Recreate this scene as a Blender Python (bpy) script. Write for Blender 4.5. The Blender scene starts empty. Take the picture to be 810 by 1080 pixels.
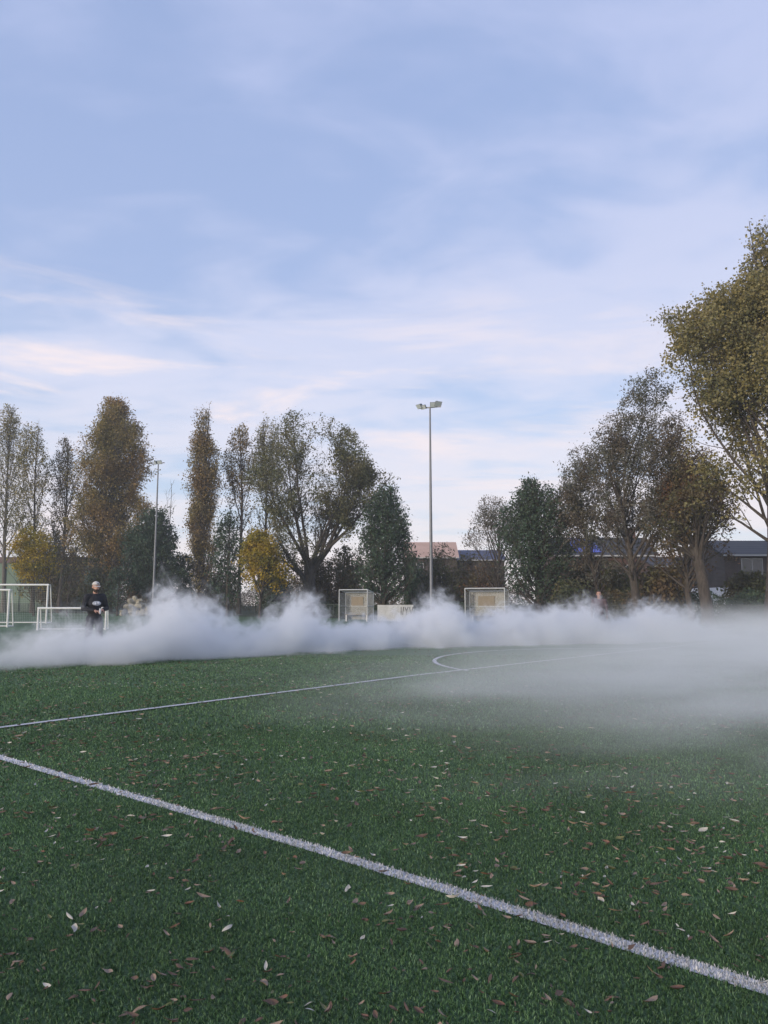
import bpy, bmesh, math, random
import numpy as np
from mathutils import Vector, Matrix

SC = bpy.context.scene
COL = SC.collection
PI = math.pi

# ------------------------------------------------------------------ camera
CAM_H = 1.35
FPX = 780.0                       # focal length in pixels of the 810x1080 photograph
PITCH = math.atan(95.0 / FPX)
cam_d = bpy.data.cameras.new("camera")
cam = bpy.data.objects.new("camera", cam_d)
COL.objects.link(cam)
cam.location = (0, 0, CAM_H)
cam.rotation_euler = (PI / 2 + PITCH, 0, 0)
cam_d.sensor_fit = 'VERTICAL'
cam_d.sensor_height = 36.0
cam_d.lens = 36.0 * FPX / 1080.0
cam_d.clip_start = 0.05
cam_d.clip_end = 3000
SC.camera = cam


def at(u, v, Y):
    """world point that a pixel of the photograph shows at depth Y"""
    x = (u - 405) / FPX
    y = (540 - v) / FPX
    dy = math.cos(PITCH) - y * math.sin(PITCH)
    dz = math.sin(PITCH) + y * math.cos(PITCH)
    s = Y / dy
    return Vector((x * s, Y, CAM_H + dz * s))


# ------------------------------------------------------------------ node helpers
def new_mat(name):
    m = bpy.data.materials.new(name)
    m.use_nodes = True
    nt = m.node_tree
    for n in list(nt.nodes):
        nt.nodes.remove(n)
    out = nt.nodes.new('ShaderNodeOutputMaterial')
    return m, nt, out


def N(nt, typ, **kw):
    n = nt.nodes.new(typ)
    for k, v in kw.items():
        if k.startswith('i_'):
            key = k[2:]
            key = int(key) if key.isdigit() else key.replace('_', ' ')
            n.inputs[key].default_value = v
        else:
            setattr(n, k, v)
    return n


def L(nt, a, ao, b, bi):
    nt.links.new(a.outputs[ao], b.inputs[bi])


def ramp(nt, stops, interp='LINEAR'):
    r = nt.nodes.new('ShaderNodeValToRGB')
    r.color_ramp.interpolation = interp
    els = r.color_ramp.elements
    while len(els) < len(stops):
        els.new(0.5)
    for e, (p, c) in zip(els, stops):
        e.position = p
        e.color = (*c, 1) if len(c) == 3 else c
    return r


def plain(name, col, rough=0.6, metal=0.0, var=0.12, scale=6.0, bump=0.0):
    """principled surface whose colour and gloss wander a little (dirt and wear)"""
    m, nt, out = new_mat(name)
    p = N(nt, 'ShaderNodeBsdfPrincipled')
    p.inputs['Metallic'].default_value = metal
    tc = N(nt, 'ShaderNodeTexCoord')
    no = N(nt, 'ShaderNodeTexNoise', i_Scale=scale, i_Detail=5.0, i_Roughness=0.65)
    L(nt, tc, 'Object', no, 'Vector')
    lo = tuple(max(0, c * (1 - var)) for c in col)
    hi = tuple(min(1, c * (1 + var)) for c in col)
    r = ramp(nt, [(0.3, lo), (0.7, hi)])
    L(nt, no, 'Fac', r, 'Fac')
    L(nt, r, 'Color', p, 'Base Color')
    mr = N(nt, 'ShaderNodeMapRange', i_3=max(0.05, rough - 0.12), i_4=min(1, rough + 0.12))
    L(nt, no, 'Fac', mr, 0)
    L(nt, mr, 0, p, 'Roughness')
    if bump:
        b = N(nt, 'ShaderNodeBump', i_Strength=bump, i_Distance=0.02)
        L(nt, no, 'Fac', b, 'Height')
        L(nt, b, 'Normal', p, 'Normal')
    L(nt, p, 'BSDF', out, 'Surface')
    return m


def leaf_mat(name, cols, cols2=None, trans=0.3, scale=0.35):
    """foliage: every leaf its own tint; clumps wander between two palettes"""
    m, nt, out = new_mat(name)
    g = N(nt, 'ShaderNodeNewGeometry')
    n = len(cols)
    r1 = ramp(nt, [(i / max(1, n - 1), c) for i, c in enumerate(cols)])
    L(nt, g, 'Random Per Island', r1, 'Fac')
    src = r1
    if cols2:
        n2 = len(cols2)
        r2 = ramp(nt, [(i / max(1, n2 - 1), c) for i, c in enumerate(cols2)])
        L(nt, g, 'Random Per Island', r2, 'Fac')
        tc = N(nt, 'ShaderNodeTexCoord')
        no = N(nt, 'ShaderNodeTexNoise', i_Scale=scale, i_Detail=3.0)
        L(nt, tc, 'Object', no, 'Vector')
        mr = N(nt, 'ShaderNodeMapRange', i_1=0.42, i_2=0.6)
        L(nt, no, 'Fac', mr, 0)
        mx = N(nt, 'ShaderNodeMix', data_type='RGBA')
        L(nt, mr, 0, mx, 0)
        nt.links.new(r1.outputs['Color'], mx.inputs[6])
        nt.links.new(r2.outputs['Color'], mx.inputs[7])
        src = mx
    so = src.outputs['Color'] if src is r1 else src.outputs[2]
    d = N(nt, 'ShaderNodeBsdfPrincipled', i_Roughness=0.6)
    d.inputs['Specular IOR Level'].default_value = 0.3
    t = N(nt, 'ShaderNodeBsdfTranslucent')
    nt.links.new(so, d.inputs['Base Color'])
    nt.links.new(so, t.inputs['Color'])
    ms = N(nt, 'ShaderNodeMixShader', i_0=trans)
    L(nt, d, 'BSDF', ms, 1)
    L(nt, t, 'BSDF', ms, 2)
    L(nt, ms, 'Shader', out, 'Surface')
    return m


def brick_mat(name, c1, c2, mortar):
    m, nt, out = new_mat(name)
    tc = N(nt, 'ShaderNodeTexCoord')
    mp = N(nt, 'ShaderNodeMapping')
    mp.inputs['Rotation'].default_value = (PI / 2, 0, 0)
    L(nt, tc, 'Object', mp, 'Vector')
    b = N(nt, 'ShaderNodeTexBrick', i_Scale=4.5)
    b.inputs['Color1'].default_value = (*c1, 1)
    b.inputs['Color2'].default_value = (*c2, 1)
    b.inputs['Mortar'].default_value = (*mortar, 1)
    L(nt, mp, 'Vector', b, 'Vector')
    no = N(nt, 'ShaderNodeTexNoise', i_Scale=0.9, i_Detail=4.0)
    L(nt, tc, 'Object', no, 'Vector')
    mr = N(nt, 'ShaderNodeMapRange', i_1=0.3, i_2=0.7, i_3=0.75, i_4=1.15)
    L(nt, no, 'Fac', mr, 0)
    mx = N(nt, 'ShaderNodeMix', data_type='RGBA', blend_type='MULTIPLY', i_0=1.0)
    nt.links.new(b.outputs['Color'], mx.inputs[6])
    nt.links.new(mr.outputs[0], mx.inputs[7])
    p = N(nt, 'ShaderNodeBsdfPrincipled', i_Roughness=0.85)
    nt.links.new(mx.outputs[2], p.inputs['Base Color'])
    L(nt, p, 'BSDF', out, 'Surface')
    return m


def stripes_mat(name, c1, c2, scale, axis='Z', rough=0.7):
    """roof tiles and ribbed cladding: fine bands along one axis with grime over them"""
    m, nt, out = new_mat(name)
    tc = N(nt, 'ShaderNodeTexCoord')
    w = N(nt, 'ShaderNodeTexWave', i_Scale=scale, i_Distortion=0.4, wave_type='BANDS', bands_direction=axis)
    L(nt, tc, 'Object', w, 'Vector')
    no = N(nt, 'ShaderNodeTexNoise', i_Scale=0.8, i_Detail=5.0)
    L(nt, tc, 'Object', no, 'Vector')
    ad = N(nt, 'ShaderNodeMath', operation='MULTIPLY_ADD', i_1=0.45)
    L(nt, w, 'Fac', ad, 0)
    mm = N(nt, 'ShaderNodeMath', operation='MULTIPLY', i_1=0.6)
    L(nt, no, 'Fac', mm, 0)
    L(nt, mm, 0, ad, 2)
    r = ramp(nt, [(0.2, c1), (0.8, c2)])
    L(nt, ad, 0, r, 'Fac')
    p = N(nt, 'ShaderNodeBsdfPrincipled', i_Roughness=rough)
    L(nt, r, 'Color', p, 'Base Color')
    bp = N(nt, 'ShaderNodeBump', i_Strength=0.4, i_Distance=0.03)
    L(nt, w, 'Fac', bp, 'Height')
    L(nt, bp, 'Normal', p, 'Normal')
    L(nt, p, 'BSDF', out, 'Surface')
    return m


def glass_mat(name, col, rough=0.08):
    m, nt, out = new_mat(name)
    p = N(nt, 'ShaderNodeBsdfPrincipled', i_Roughness=rough)
    p.inputs['Base Color'].default_value = (*col, 1)
    p.inputs['Specular IOR Level'].default_value = 0.8
    L(nt, p, 'BSDF', out, 'Surface')
    return m


def clear_panel_mat(name, col, alpha):
    m, nt, out = new_mat(name)
    p = N(nt, 'ShaderNodeBsdfPrincipled', i_Roughness=0.25)
    p.inputs['Base Color'].default_value = (*col, 1)
    tc = N(nt, 'ShaderNodeTexCoord')
    no = N(nt, 'ShaderNodeTexNoise', i_Scale=2.5, i_Detail=5.0)
    L(nt, tc, 'Object', no, 'Vector')
    mr = N(nt, 'ShaderNodeMapRange', i_3=alpha - 0.2, i_4=alpha + 0.2)
    L(nt, no, 'Fac', mr, 0)
    t = N(nt, 'ShaderNodeBsdfTransparent')
    ms = N(nt, 'ShaderNodeMixShader')
    L(nt, mr, 0, ms, 0)
    L(nt, t, 'BSDF', ms, 1)
    L(nt, p, 'BSDF', ms, 2)
    L(nt, ms, 'Shader', out, 'Surface')
    return m


# ------------------------------------------------------------------ object helpers
def tag(o, label=None, cat=None, group=None, kind=None):
    if label: o['label'] = label
    if cat: o['category'] = cat
    if group: o['group'] = group
    if kind: o['kind'] = kind
    return o


def empty(name, loc, rotz=0.0, label=None, cat=None, group=None):
    o = bpy.data.objects.new(name, None)
    COL.objects.link(o)
    o.location = loc
    o.rotation_euler = (0, 0, rotz)
    o.empty_display_size = 0.3
    return tag(o, label, cat, group)


def obj(name, bm, mat, parent=None, smooth=False):
    me = bpy.data.meshes.new(name)
    bmesh.ops.recalc_face_normals(bm, faces=bm.faces)
    bm.to_mesh(me)
    bm.free()
    if mat: me.materials.append(mat)
    if smooth:
        me.polygons.foreach_set('use_smooth', [True] * len(me.polygons))
    o = bpy.data.objects.new(name, me)
    COL.objects.link(o)
    if parent: o.parent = parent
    return o


def mesh_np(name, verts, faces_flat, sizes, mat, parent=None, smooth=False):
    me = bpy.data.meshes.new(name)
    verts = np.asarray(verts, dtype=np.float32).reshape(-1, 3)
    faces_flat = np.asarray(faces_flat, dtype=np.int32).ravel()
    sizes = np.asarray(sizes, dtype=np.int32)
    me.vertices.add(len(verts))
    me.vertices.foreach_set('co', verts.ravel())
    me.loops.add(len(faces_flat))
    me.loops.foreach_set('vertex_index', faces_flat)
    me.polygons.add(len(sizes))
    st = np.concatenate(([0], np.cumsum(sizes)[:-1])).astype(np.int32)
    me.polygons.foreach_set('loop_start', st)
    me.polygons.foreach_set('loop_total', sizes)
    if smooth:
        me.polygons.foreach_set('use_smooth', np.ones(len(sizes), dtype=bool))
    me.update(calc_edges=True)
    me.validate()
    if mat: me.materials.append(mat)
    o = bpy.data.objects.new(name, me)
    COL.objects.link(o)
    if parent: o.parent = parent
    return o


def box(bm, x0, x1, y0, y1, z0, z1, M=None):
    vs = [bm.verts.new(c) for c in ((x0, y0, z0), (x1, y0, z0), (x1, y1, z0), (x0, y1, z0),
                                    (x0, y0, z1), (x1, y0, z1), (x1, y1, z1), (x0, y1, z1))]
    if M is not None:
        for v in vs: v.co = M @ v.co
    for f in ((0, 3, 2, 1), (4, 5, 6, 7), (0, 1, 5, 4), (1, 2, 6, 5), (2, 3, 7, 6), (3, 0, 4, 7)):
        bm.faces.new([vs[i] for i in f])
    return vs


def cyl(bm, p0, p1, r0, r1=None, n=8):
    if r1 is None: r1 = r0
    p0 = Vector(p0); p1 = Vector(p1)
    d = (p1 - p0).normalized()
    a = d.orthogonal().normalized()
    b = d.cross(a)
    A, B = [], []
    for i in range(n):
        t = 2 * PI * i / n
        o = a * math.cos(t) + b * math.sin(t)
        A.append(bm.verts.new(p0 + o * r0))
        B.append(bm.verts.new(p1 + o * r1))
    for i in range(n):
        j = (i + 1) % n
        bm.faces.new((A[i], A[j], B[j], B[i]))
    bm.faces.new(A[::-1])
    bm.faces.new(B)


def ball(bm, c, rx, ry=None, rz=None, seg=12, M=None):
    ry = rx if ry is None else ry
    rz = rx if rz is None else rz
    mt = Matrix.Translation(c) @ (M.to_4x4() if M is not None else Matrix.Identity(4)) @ Matrix.Diagonal((rx, ry, rz, 1))
    bmesh.ops.create_uvsphere(bm, u_segments=seg, v_segments=max(6, seg // 2 + 1), radius=1.0, matrix=mt)


def prism(bm, outline, y0, y1):
    """outline in the xz plane, pushed from y0 to y1"""
    A = [bm.verts.new((x, y0, z)) for x, z in outline]
    B = [bm.verts.new((x, y1, z)) for x, z in outline]
    n = len(A)
    bm.faces.new(A)
    bm.faces.new(B[::-1])
    for i in range(n):
        j = (i + 1) % n
        bm.faces.new((A[j], A[i], B[i], B[j]))


# ------------------------------------------------------------------ world, sun, render
SUN_EL = math.radians(13)
SUN_AZ = math.radians(222)        # compass bearing, +Y is north: behind the camera and to its left
SKY_STRENGTH = 0.12
w = bpy.data.worlds.new("World")
SC.world = w
w.use_nodes = True
nt = w.node_tree
for n in list(nt.nodes): nt.nodes.remove(n)
wo = N(nt, 'ShaderNodeOutputWorld')
bg = N(nt, 'ShaderNodeBackground', i_Strength=SKY_STRENGTH)
sky = N(nt, 'ShaderNodeTexSky', sky_type='NISHITA', sun_disc=False)
sky.sun_elevation = SUN_EL
sky.sun_rotation = SUN_AZ
sky.air_density = 1.0
sky.dust_density = 1.0
sky.ozone_density = 2.0
tc = N(nt, 'ShaderNodeTexCoord')
sep = N(nt, 'ShaderNodeSeparateXYZ')
L(nt, tc, 'Generated', sep, 0)
# project the view direction on a cloud sheet: x/(z+k), y/(z+k)
zk = N(nt, 'ShaderNodeMath', operation='ADD', i_1=0.12)
zm = N(nt, 'ShaderNodeMath', operation='MAXIMUM', i_1=0.0)
L(nt, sep, 'Z', zm, 0)
L(nt, zm, 0, zk, 0)
dx = N(nt, 'ShaderNodeMath', operation='DIVIDE'); L(nt, sep, 'X', dx, 0); L(nt, zk, 0, dx, 1)
dy = N(nt, 'ShaderNodeMath', operation='DIVIDE'); L(nt, sep, 'Y', dy, 0); L(nt, zk, 0, dy, 1)
cmb = N(nt, 'ShaderNodeCombineXYZ'); L(nt, dx, 0, cmb, 0); L(nt, dy, 0, cmb, 1)
mp1 = N(nt, 'ShaderNodeMapping'); mp1.inputs['Scale'].default_value = (0.8, 1.25, 1)
mp1.inputs['Rotation'].default_value = (0, 0, math.radians(12))
mp1.inputs['Location'].default_value = (3.1, 1.7, 0)
L(nt, cmb, 0, mp1, 0)
n1 = N(nt, 'ShaderNodeTexNoise', i_Scale=1.1, i_Detail=7.0, i_Roughness=0.52, i_Distortion=0.35)
L(nt, mp1, 0, n1, 'Vector')
n2 = N(nt, 'ShaderNodeTexNoise', i_Scale=4.0, i_Detail=4.0, i_Roughness=0.5, i_Distortion=0.6)
L(nt, mp1, 0, n2, 'Vector')
cadd = N(nt, 'ShaderNodeMath', operation='MULTIPLY_ADD', i_1=0.42)
L(nt, n2, 'Fac', cadd, 0); L(nt, n1, 'Fac', cadd, 2)
# more cloud low down
low = N(nt, 'ShaderNodeMapRange', interpolation_type='SMOOTHSTEP', i_1=0.5, i_2=0.08, i_3=0.0, i_4=0.09)
L(nt, sep, 'Z', low, 0)
cad2 = N(nt, 'ShaderNodeMath', operation='ADD'); L(nt, cadd, 0, cad2, 0); L(nt, low, 0, cad2, 1)
cm = N(nt, 'ShaderNodeMapRange', interpolation_type='SMOOTHSTEP', i_1=0.56, i_2=0.86, i_3=0.2, i_4=0.8)
L(nt, cad2, 0, cm, 0)
# colours of the thin veil: lavender overhead, warm pale near the skyline (divided by the strength)
k = 1.0 / SKY_STRENGTH
vc = ramp(nt, [(0.0, (0.86, 0.76, 0.71)), (0.10, (0.80, 0.74, 0.76)), (0.28, (0.62, 0.635, 0.77)), (0.6, (0.445, 0.50, 0.72)), (1.0, (0.40, 0.455, 0.67))])
L(nt, zm, 0, vc, 'Fac')
vs_ = N(nt, 'ShaderNodeMix', data_type='RGBA', blend_type='MULTIPLY', i_0=1.0)
nt.links.new(vc.outputs['Color'], vs_.inputs[6]); vs_.inputs[7].default_value = (k, k, k, 1)
# clear sky: Nishita, cooled and evened
sk = N(nt, 'ShaderNodeMix', data_type='RGBA', blend_type='MULTIPLY', i_0=1.0)
nt.links.new(sky.outputs[0], sk.inputs[6]); sk.inputs[7].default_value = (1.0, 1.0, 1.0, 1)
bc = ramp(nt, [(0.0, (0.62, 0.67, 0.80)), (0.15, (0.45, 0.60, 0.85)), (0.4, (0.33, 0.45, 0.76)), (1.0, (0.28, 0.38, 0.66))])
L(nt, zm, 0, bc, 'Fac')
bs = N(nt, 'ShaderNodeMix', data_type='RGBA', blend_type='MULTIPLY', i_0=1.0)
nt.links.new(bc.outputs['Color'], bs.inputs[6]); bs.inputs[7].default_value = (k, k, k, 1)
clr = N(nt, 'ShaderNodeMix', data_type='RGBA', i_0=0.65)
nt.links.new(sk.outputs[2], clr.inputs[6]); nt.links.new(bs.outputs[2], clr.inputs[7])
fin0 = N(nt, 'ShaderNodeMix', data_type='RGBA')
L(nt, cm, 0, fin0, 0)
nt.links.new(clr.outputs[2], fin0.inputs[6]); nt.links.new(vs_.outputs[2], fin0.inputs[7])
# low streaks of cream and pink, lit by the low sun
mps = N(nt, 'ShaderNodeMapping'); mps.inputs['Scale'].default_value = (2.6, 2.6, 17.0); mps.inputs['Rotation'].default_value = (0.0, math.radians(2.5), 0); mps.inputs['Location'].default_value = (0.4, 0.2, 0.75)
L(nt, tc, 'Generated', mps, 0)
nst = N(nt, 'ShaderNodeTexNoise', i_Scale=1.0, i_Detail=6.0, i_Roughness=0.58, i_Distortion=0.5)
L(nt, mps, 0, nst, 'Vector')
s1 = N(nt, 'ShaderNodeMapRange', interpolation_type='SMOOTHSTEP', i_1=0.47, i_2=0.66); L(nt, nst, 'Fac', s1, 0)
s2 = N(nt, 'ShaderNodeMapRange', interpolation_type='SMOOTHSTEP', i_1=0.46, i_2=0.26); L(nt, sep, 'Z', s2, 0)
s3 = N(nt, 'ShaderNodeMapRange', interpolation_type='SMOOTHSTEP', i_1=0.55, i_2=-0.35, i_3=0.35, i_4=0.85); L(nt, sep, 'X', s3, 0)
sm1 = N(nt, 'ShaderNodeMath', operation='MULTIPLY'); L(nt, s1, 0, sm1, 0); L(nt, s2, 0, sm1, 1)
sm2 = N(nt, 'ShaderNodeMath', operation='MULTIPLY'); L(nt, sm1, 0, sm2, 0); L(nt, s3, 0, sm2, 1)
fin = N(nt, 'ShaderNodeMix', data_type='RGBA')
L(nt, sm2, 0, fin, 0)
nt.links.new(fin0.outputs[2], fin.inputs[6]); fin.inputs[7].default_value = (0.85 * k, 0.73 * k, 0.72 * k, 1)
nt.links.new(fin.outputs[2], bg.inputs['Color'])
L(nt, bg, 0, wo, 'Surface')

sun_d = bpy.data.lights.new("sun", 'SUN')
sun_d.energy = 2.2
sun_d.angle = math.radians(12)
sun_d.color = (1.0, 0.86, 0.68)
sun = bpy.data.objects.new("sun", sun_d)
COL.objects.link(sun)
sd = Vector((math.sin(SUN_AZ) * math.cos(SUN_EL), math.cos(SUN_AZ) * math.cos(SUN_EL), math.sin(SUN_EL)))
sun.rotation_euler = sd.to_track_quat('Z', 'Y').to_euler()
sun.location = (0, 0, 40)

SC.view_settings.view_transform = 'Standard'
SC.view_settings.look = 'None'
SC.view_settings.exposure = 0.34
SC.view_settings.gamma = 1.0
SC.view_settings.use_curve_mapping = False
SC.render.engine = 'CYCLES'
cy = SC.cycles
cy.max_bounces = 6
cy.diffuse_bounces = 2
cy.glossy_bounces = 2
cy.transmission_bounces = 2
cy.transparent_max_bounces = 12
cy.volume_bounces = 5
cy.volume_step_rate = 0.06
cy.volume_max_steps = 400
cy.use_adaptive_sampling = True
cy.adaptive_threshold = 0.02
cy.use_denoising = True
cy.sample_clamp_indirect = 4.0
cy.caustics_reflective = False
cy.caustics_refractive = False

# ------------------------------------------------------------------ ground
FDIR = Vector((0.77, -0.64, 0)).normalized()       # along the far touchline and its fence
FNRM = Vector((0.64, 0.77, 0)).normalized()        # away from the camera across it
F0 = Vector((3.0, 58.0, 0))                        # a point of the fence


def fence_pt(u, off=0.0):
    """ground point on a line parallel to the fence (off metres beyond it), seen at pixel column u"""
    k_ = (u - 405) / FPX
    o = F0 + FNRM * off
    t = (k_ * o.y - o.x) / (FDIR.x - k_ * FDIR.y)
    return o + FDIR * t


def turf_mat(name, c1, c2, c3, scale):
    m, nt, out = new_mat(name)
    tc = N(nt, 'ShaderNodeTexCoord')
    a = N(nt, 'ShaderNodeTexNoise', i_Scale=scale, i_Detail=8.0, i_Roughness=0.75)
    L(nt, tc, 'Object', a, 'Vector')
    b = N(nt, 'ShaderNodeTexNoise', i_Scale=0.22, i_Detail=4.0, i_Roughness=0.6)
    L(nt, tc, 'Object', b, 'Vector')
    r = ramp(nt, [(0.3, c1), (0.52, c2), (0.72, c3)])
    L(nt, a, 'Fac', r, 'Fac')
    mr = N(nt, 'ShaderNodeMapRange', i_1=0.3, i_2=0.7, i_3=0.72, i_4=1.25)
    L(nt, b, 'Fac', mr, 0)
    mx = N(nt, 'ShaderNodeMix', data_type='RGBA', blend_type='MULTIPLY', i_0=1.0)
    nt.links.new(r.outputs['Color'], mx.inputs[6]); nt.links.new(mr.outputs[0], mx.inputs[7])
    p = N(nt, 'ShaderNodeBsdfPrincipled', i_Roughness=0.85)
    p.inputs['Specular IOR Level'].default_value = 0.2
    nt.links.new(mx.outputs[2], p.inputs['Base Color'])
    bp = N(nt, 'ShaderNodeBump', i_Strength=0.7, i_Distance=0.02)
    L(nt, a, 'Fac', bp, 'Height'); L(nt, bp, 'Normal', p, 'Normal')
    L(nt, p, 'BSDF', out, 'Surface')
    return m


M_soil = turf_mat('verge_grass', (0.016, 0.028, 0.012), (0.035, 0.05, 0.02), (0.08, 0.07, 0.035), 9.0)
M_turf = turf_mat('turf_base', (0.034, 0.060, 0.027), (0.092, 0.155, 0.075), (0.17, 0.24, 0.14), 55.0)

bm = bmesh.new()
S = 290
bmesh.ops.create_grid(bm, x_segments=2, y_segments=2, size=S)
g = obj('ground', bm, M_soil)
tag(g, 'grassy verge and earth round the pitch', 'ground', kind='structure')

bm = bmesh.new()
c = [F0 + FDIR * a - FNRM * (1.2 + b) for a, b in ((-115, 0), (60, 0), (60, 90), (-115, 90))]
bm.faces.new([bm.verts.new((q.x, q.y, 0.004)) for q in c])
g = obj('turf_pitch', bm, M_turf)
tag(g, 'dark green artificial turf of the football pitch', 'pitch', kind='structure')

# ------------------------------------------------------------------ painted lines
LINE_W = 0.088
A_pts = [Vector(q) for q in ((-9.6, 1.9), (-4.11, 8.14), (-1.24, 11.59), (0.61, 13.86), (4.4, 17.99), (9.84, 23.8), (22.0, 36.6))]
B_pts = [Vector(q) for q in ((-9.4, 11.55), (-3.34, 6.64), (-0.34, 4.22), (1.34, 2.765), (4.6, 0.05))]
AC, AR = Vector((6.0, 16.85)), 4.86


def along(pts, step):
    out = []
    for a, b in zip(pts[:-1], pts[1:]):
        n = max(1, int((b - a).length / step))
        out += [a.lerp(b, i / n) for i in range(n)]
    out.append(pts[-1])
    return out


arc_pts = [AC + Vector((math.cos(t), math.sin(t))) * AR for t in np.linspace(math.radians(206), math.radians(68), 60)]
arc_pts = [Vector((1.62, 14.95))] + arc_pts if False else arc_pts
far_pts = [Vector(at(-60, 656.4, 1).xy) for _ in range(0)]


def ground_px(u, v):
    x = (u - 405) / FPX
    y = (540 - v) / FPX
    dy_ = math.cos(PITCH) - y * math.sin(PITCH)
    dz_ = math.sin(PITCH) + y * math.cos(PITCH)
    s = -CAM_H / dz_
    return Vector((x * s, dy_ * s))


C_pts = [ground_px(-70, 656.2), ground_px(44, 656.8)]


def line_mat():
    m, nt, out = new_mat('line_white')
    tc = N(nt, 'ShaderNodeTexCoord')
    a = N(nt, 'ShaderNodeTexNoise', i_Scale=60.0, i_Detail=6.0, i_Roughness=0.8)
    L(nt, tc, 'Object', a, 'Vector')
    r = ramp(nt, [(0.34, (0.10, 0.12, 0.11)), (0.46, (0.50, 0.49, 0.51)), (0.7, (0.74, 0.72, 0.75))])
    L(nt, a, 'Fac', r, 'Fac')
    p = N(nt, 'ShaderNodeBsdfPrincipled', i_Roughness=0.8)
    L(nt, r, 'Color', p, 'Base Color')
    L(nt, p, 'BSDF', out, 'Surface')
    return m


M_line = line_mat()


def blade_mat(name, cols, trans=0.15):
    m, nt, out = new_mat(name)
    g = N(nt, 'ShaderNodeNewGeometry')
    r = ramp(nt, cols)
    L(nt, g, 'Random Per Island', r, 'Fac')
    tc = N(nt, 'ShaderNodeTexCoord')
    b = N(nt, 'ShaderNodeTexNoise', i_Scale=0.55, i_Detail=5.0, i_Roughness=0.7)
    L(nt, tc, 'Object', b, 'Vector')
    mr = N(nt, 'ShaderNodeMapRange', i_1=0.32, i_2=0.68, i_3=0.62, i_4=1.3)
    L(nt, b, 'Fac', mr, 0)
    mx = N(nt, 'ShaderNodeMix', data_type='RGBA', blend_type='MULTIPLY', i_0=1.0)
    nt.links.new(r.outputs['Color'], mx.inputs[6]); nt.links.new(mr.outputs[0], mx.inputs[7])
    p = N(nt, 'ShaderNodeBsdfPrincipled', i_Roughness=0.55)
    p.inputs['Specular IOR Level'].default_value = 0.35
    nt.links.new(mx.outputs[2], p.inputs['Base Color'])
    t = N(nt, 'ShaderNodeBsdfTranslucent')
    nt.links.new(mx.outputs[2], t.inputs['Color'])
    ms = N(nt, 'ShaderNodeMixShader', i_0=trans)
    L(nt, p, 'BSDF', ms, 1); L(nt, t, 'BSDF', ms, 2)
    L(nt, ms, 'Shader', out, 'Surface')
    return m


M_blade = blade_mat('turf_blades', [(0.0, (0.020, 0.044, 0.015)), (0.4, (0.066, 0.140, 0.050)), (0.8, (0.130, 0.240, 0.098)), (1.0, (0.23, 0.35, 0.19))])
M_wblade = blade_mat('line_blades', [(0.0, (0.30, 0.30, 0.29)), (0.5, (0.70, 0.695, 0.68)), (1.0, (0.86, 0.85, 0.83))])

rs = np.random.default_rng(7)


def seg_dist(P, pts, closed=False):
    """distance of points P (n,2) from a polyline"""
    d = np.full(len(P), 1e9)
    for a, b in zip(pts[:-1], pts[1:]):
        a = np.array(a); b = np.array(b)
        ab = b - a
        t = np.clip(((P - a) @ ab) / (ab @ ab), 0, 1)
        d = np.minimum(d, np.linalg.norm(P - (a + t[:, None] * ab), axis=1))
    return d


# blades: dense and fine close by, wider and sparser farther off (the base sheet's own grain takes over)
BANDS = [(1.9, 3.4, 36000, 0.0026, 0.016), (3.4, 5.2, 18000, 0.0036, 0.016), (5.2, 8.0, 6800, 0.0060, 0.018), (8.0, 12.0, 1900, 0.010, 0.026), (12.0, 19.0, 700, 0.016, 0.026)]
blP, blW, blH = [], [], []
for y0, y1, dens, bw, bh in BANDS:
    hw = 0.56 * y1 + 0.7
    n = int(2 * hw * (y1 - y0) * dens)
    P = np.stack([rs.uniform(-hw, hw, n), rs.uniform(y0, y1, n)], 1)
    keep = np.abs(P[:, 0]) < 0.56 * P[:, 1] + 0.7
    P = P[keep]
    # tufts: pull blades a little toward a jittered lattice so that gaps open between them
    cell = 0.016 + bw
    ca_, sa_ = math.cos(0.62), math.sin(0.62)
    Q = P @ np.array([[ca_, -sa_], [sa_, ca_]])
    ij = np.floor(Q / cell)
    hsh = np.sin(ij[:, 0] * 127.1 + ij[:, 1] * 311.7) * 43758.5453
    hs2 = np.sin(ij[:, 0] * 269.5 + ij[:, 1] * 183.3) * 24634.6345
    Cc = (ij + np.stack([hsh - np.floor(hsh), hs2 - np.floor(hs2)], 1)) * cell
    Cc = Cc @ np.array([[ca_, sa_], [-sa_, ca_]])
    P = P + (Cc - P) * 0.5
    blP.append(P)
    blW.append(np.full(len(P), bw) * rs.uniform(0.7, 1.35, len(P)))
    blH.append(np.full(len(P), bh) * rs.uniform(0.6, 1.2, len(P)))
P = np.concatenate(blP); W = np.concatenate(blW); H = np.concatenate(blH)
dl = np.minimum(np.minimum(seg_dist(P, A_pts), seg_dist(P, B_pts)), seg_dist(P, arc_pts))
jit = rs.normal(0, 0.006, len(P))
inline = dl + jit < LINE_W / 2
white = inline & (P[:, 1] < 7.6)
# worn: part of the blades in the lines have lost their colour
worn = rs.uniform(0, 1, len(P)) < 0.10
white &= ~worn
green = ~white & ~(inline & (P[:, 1] >= 7.6))


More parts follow.
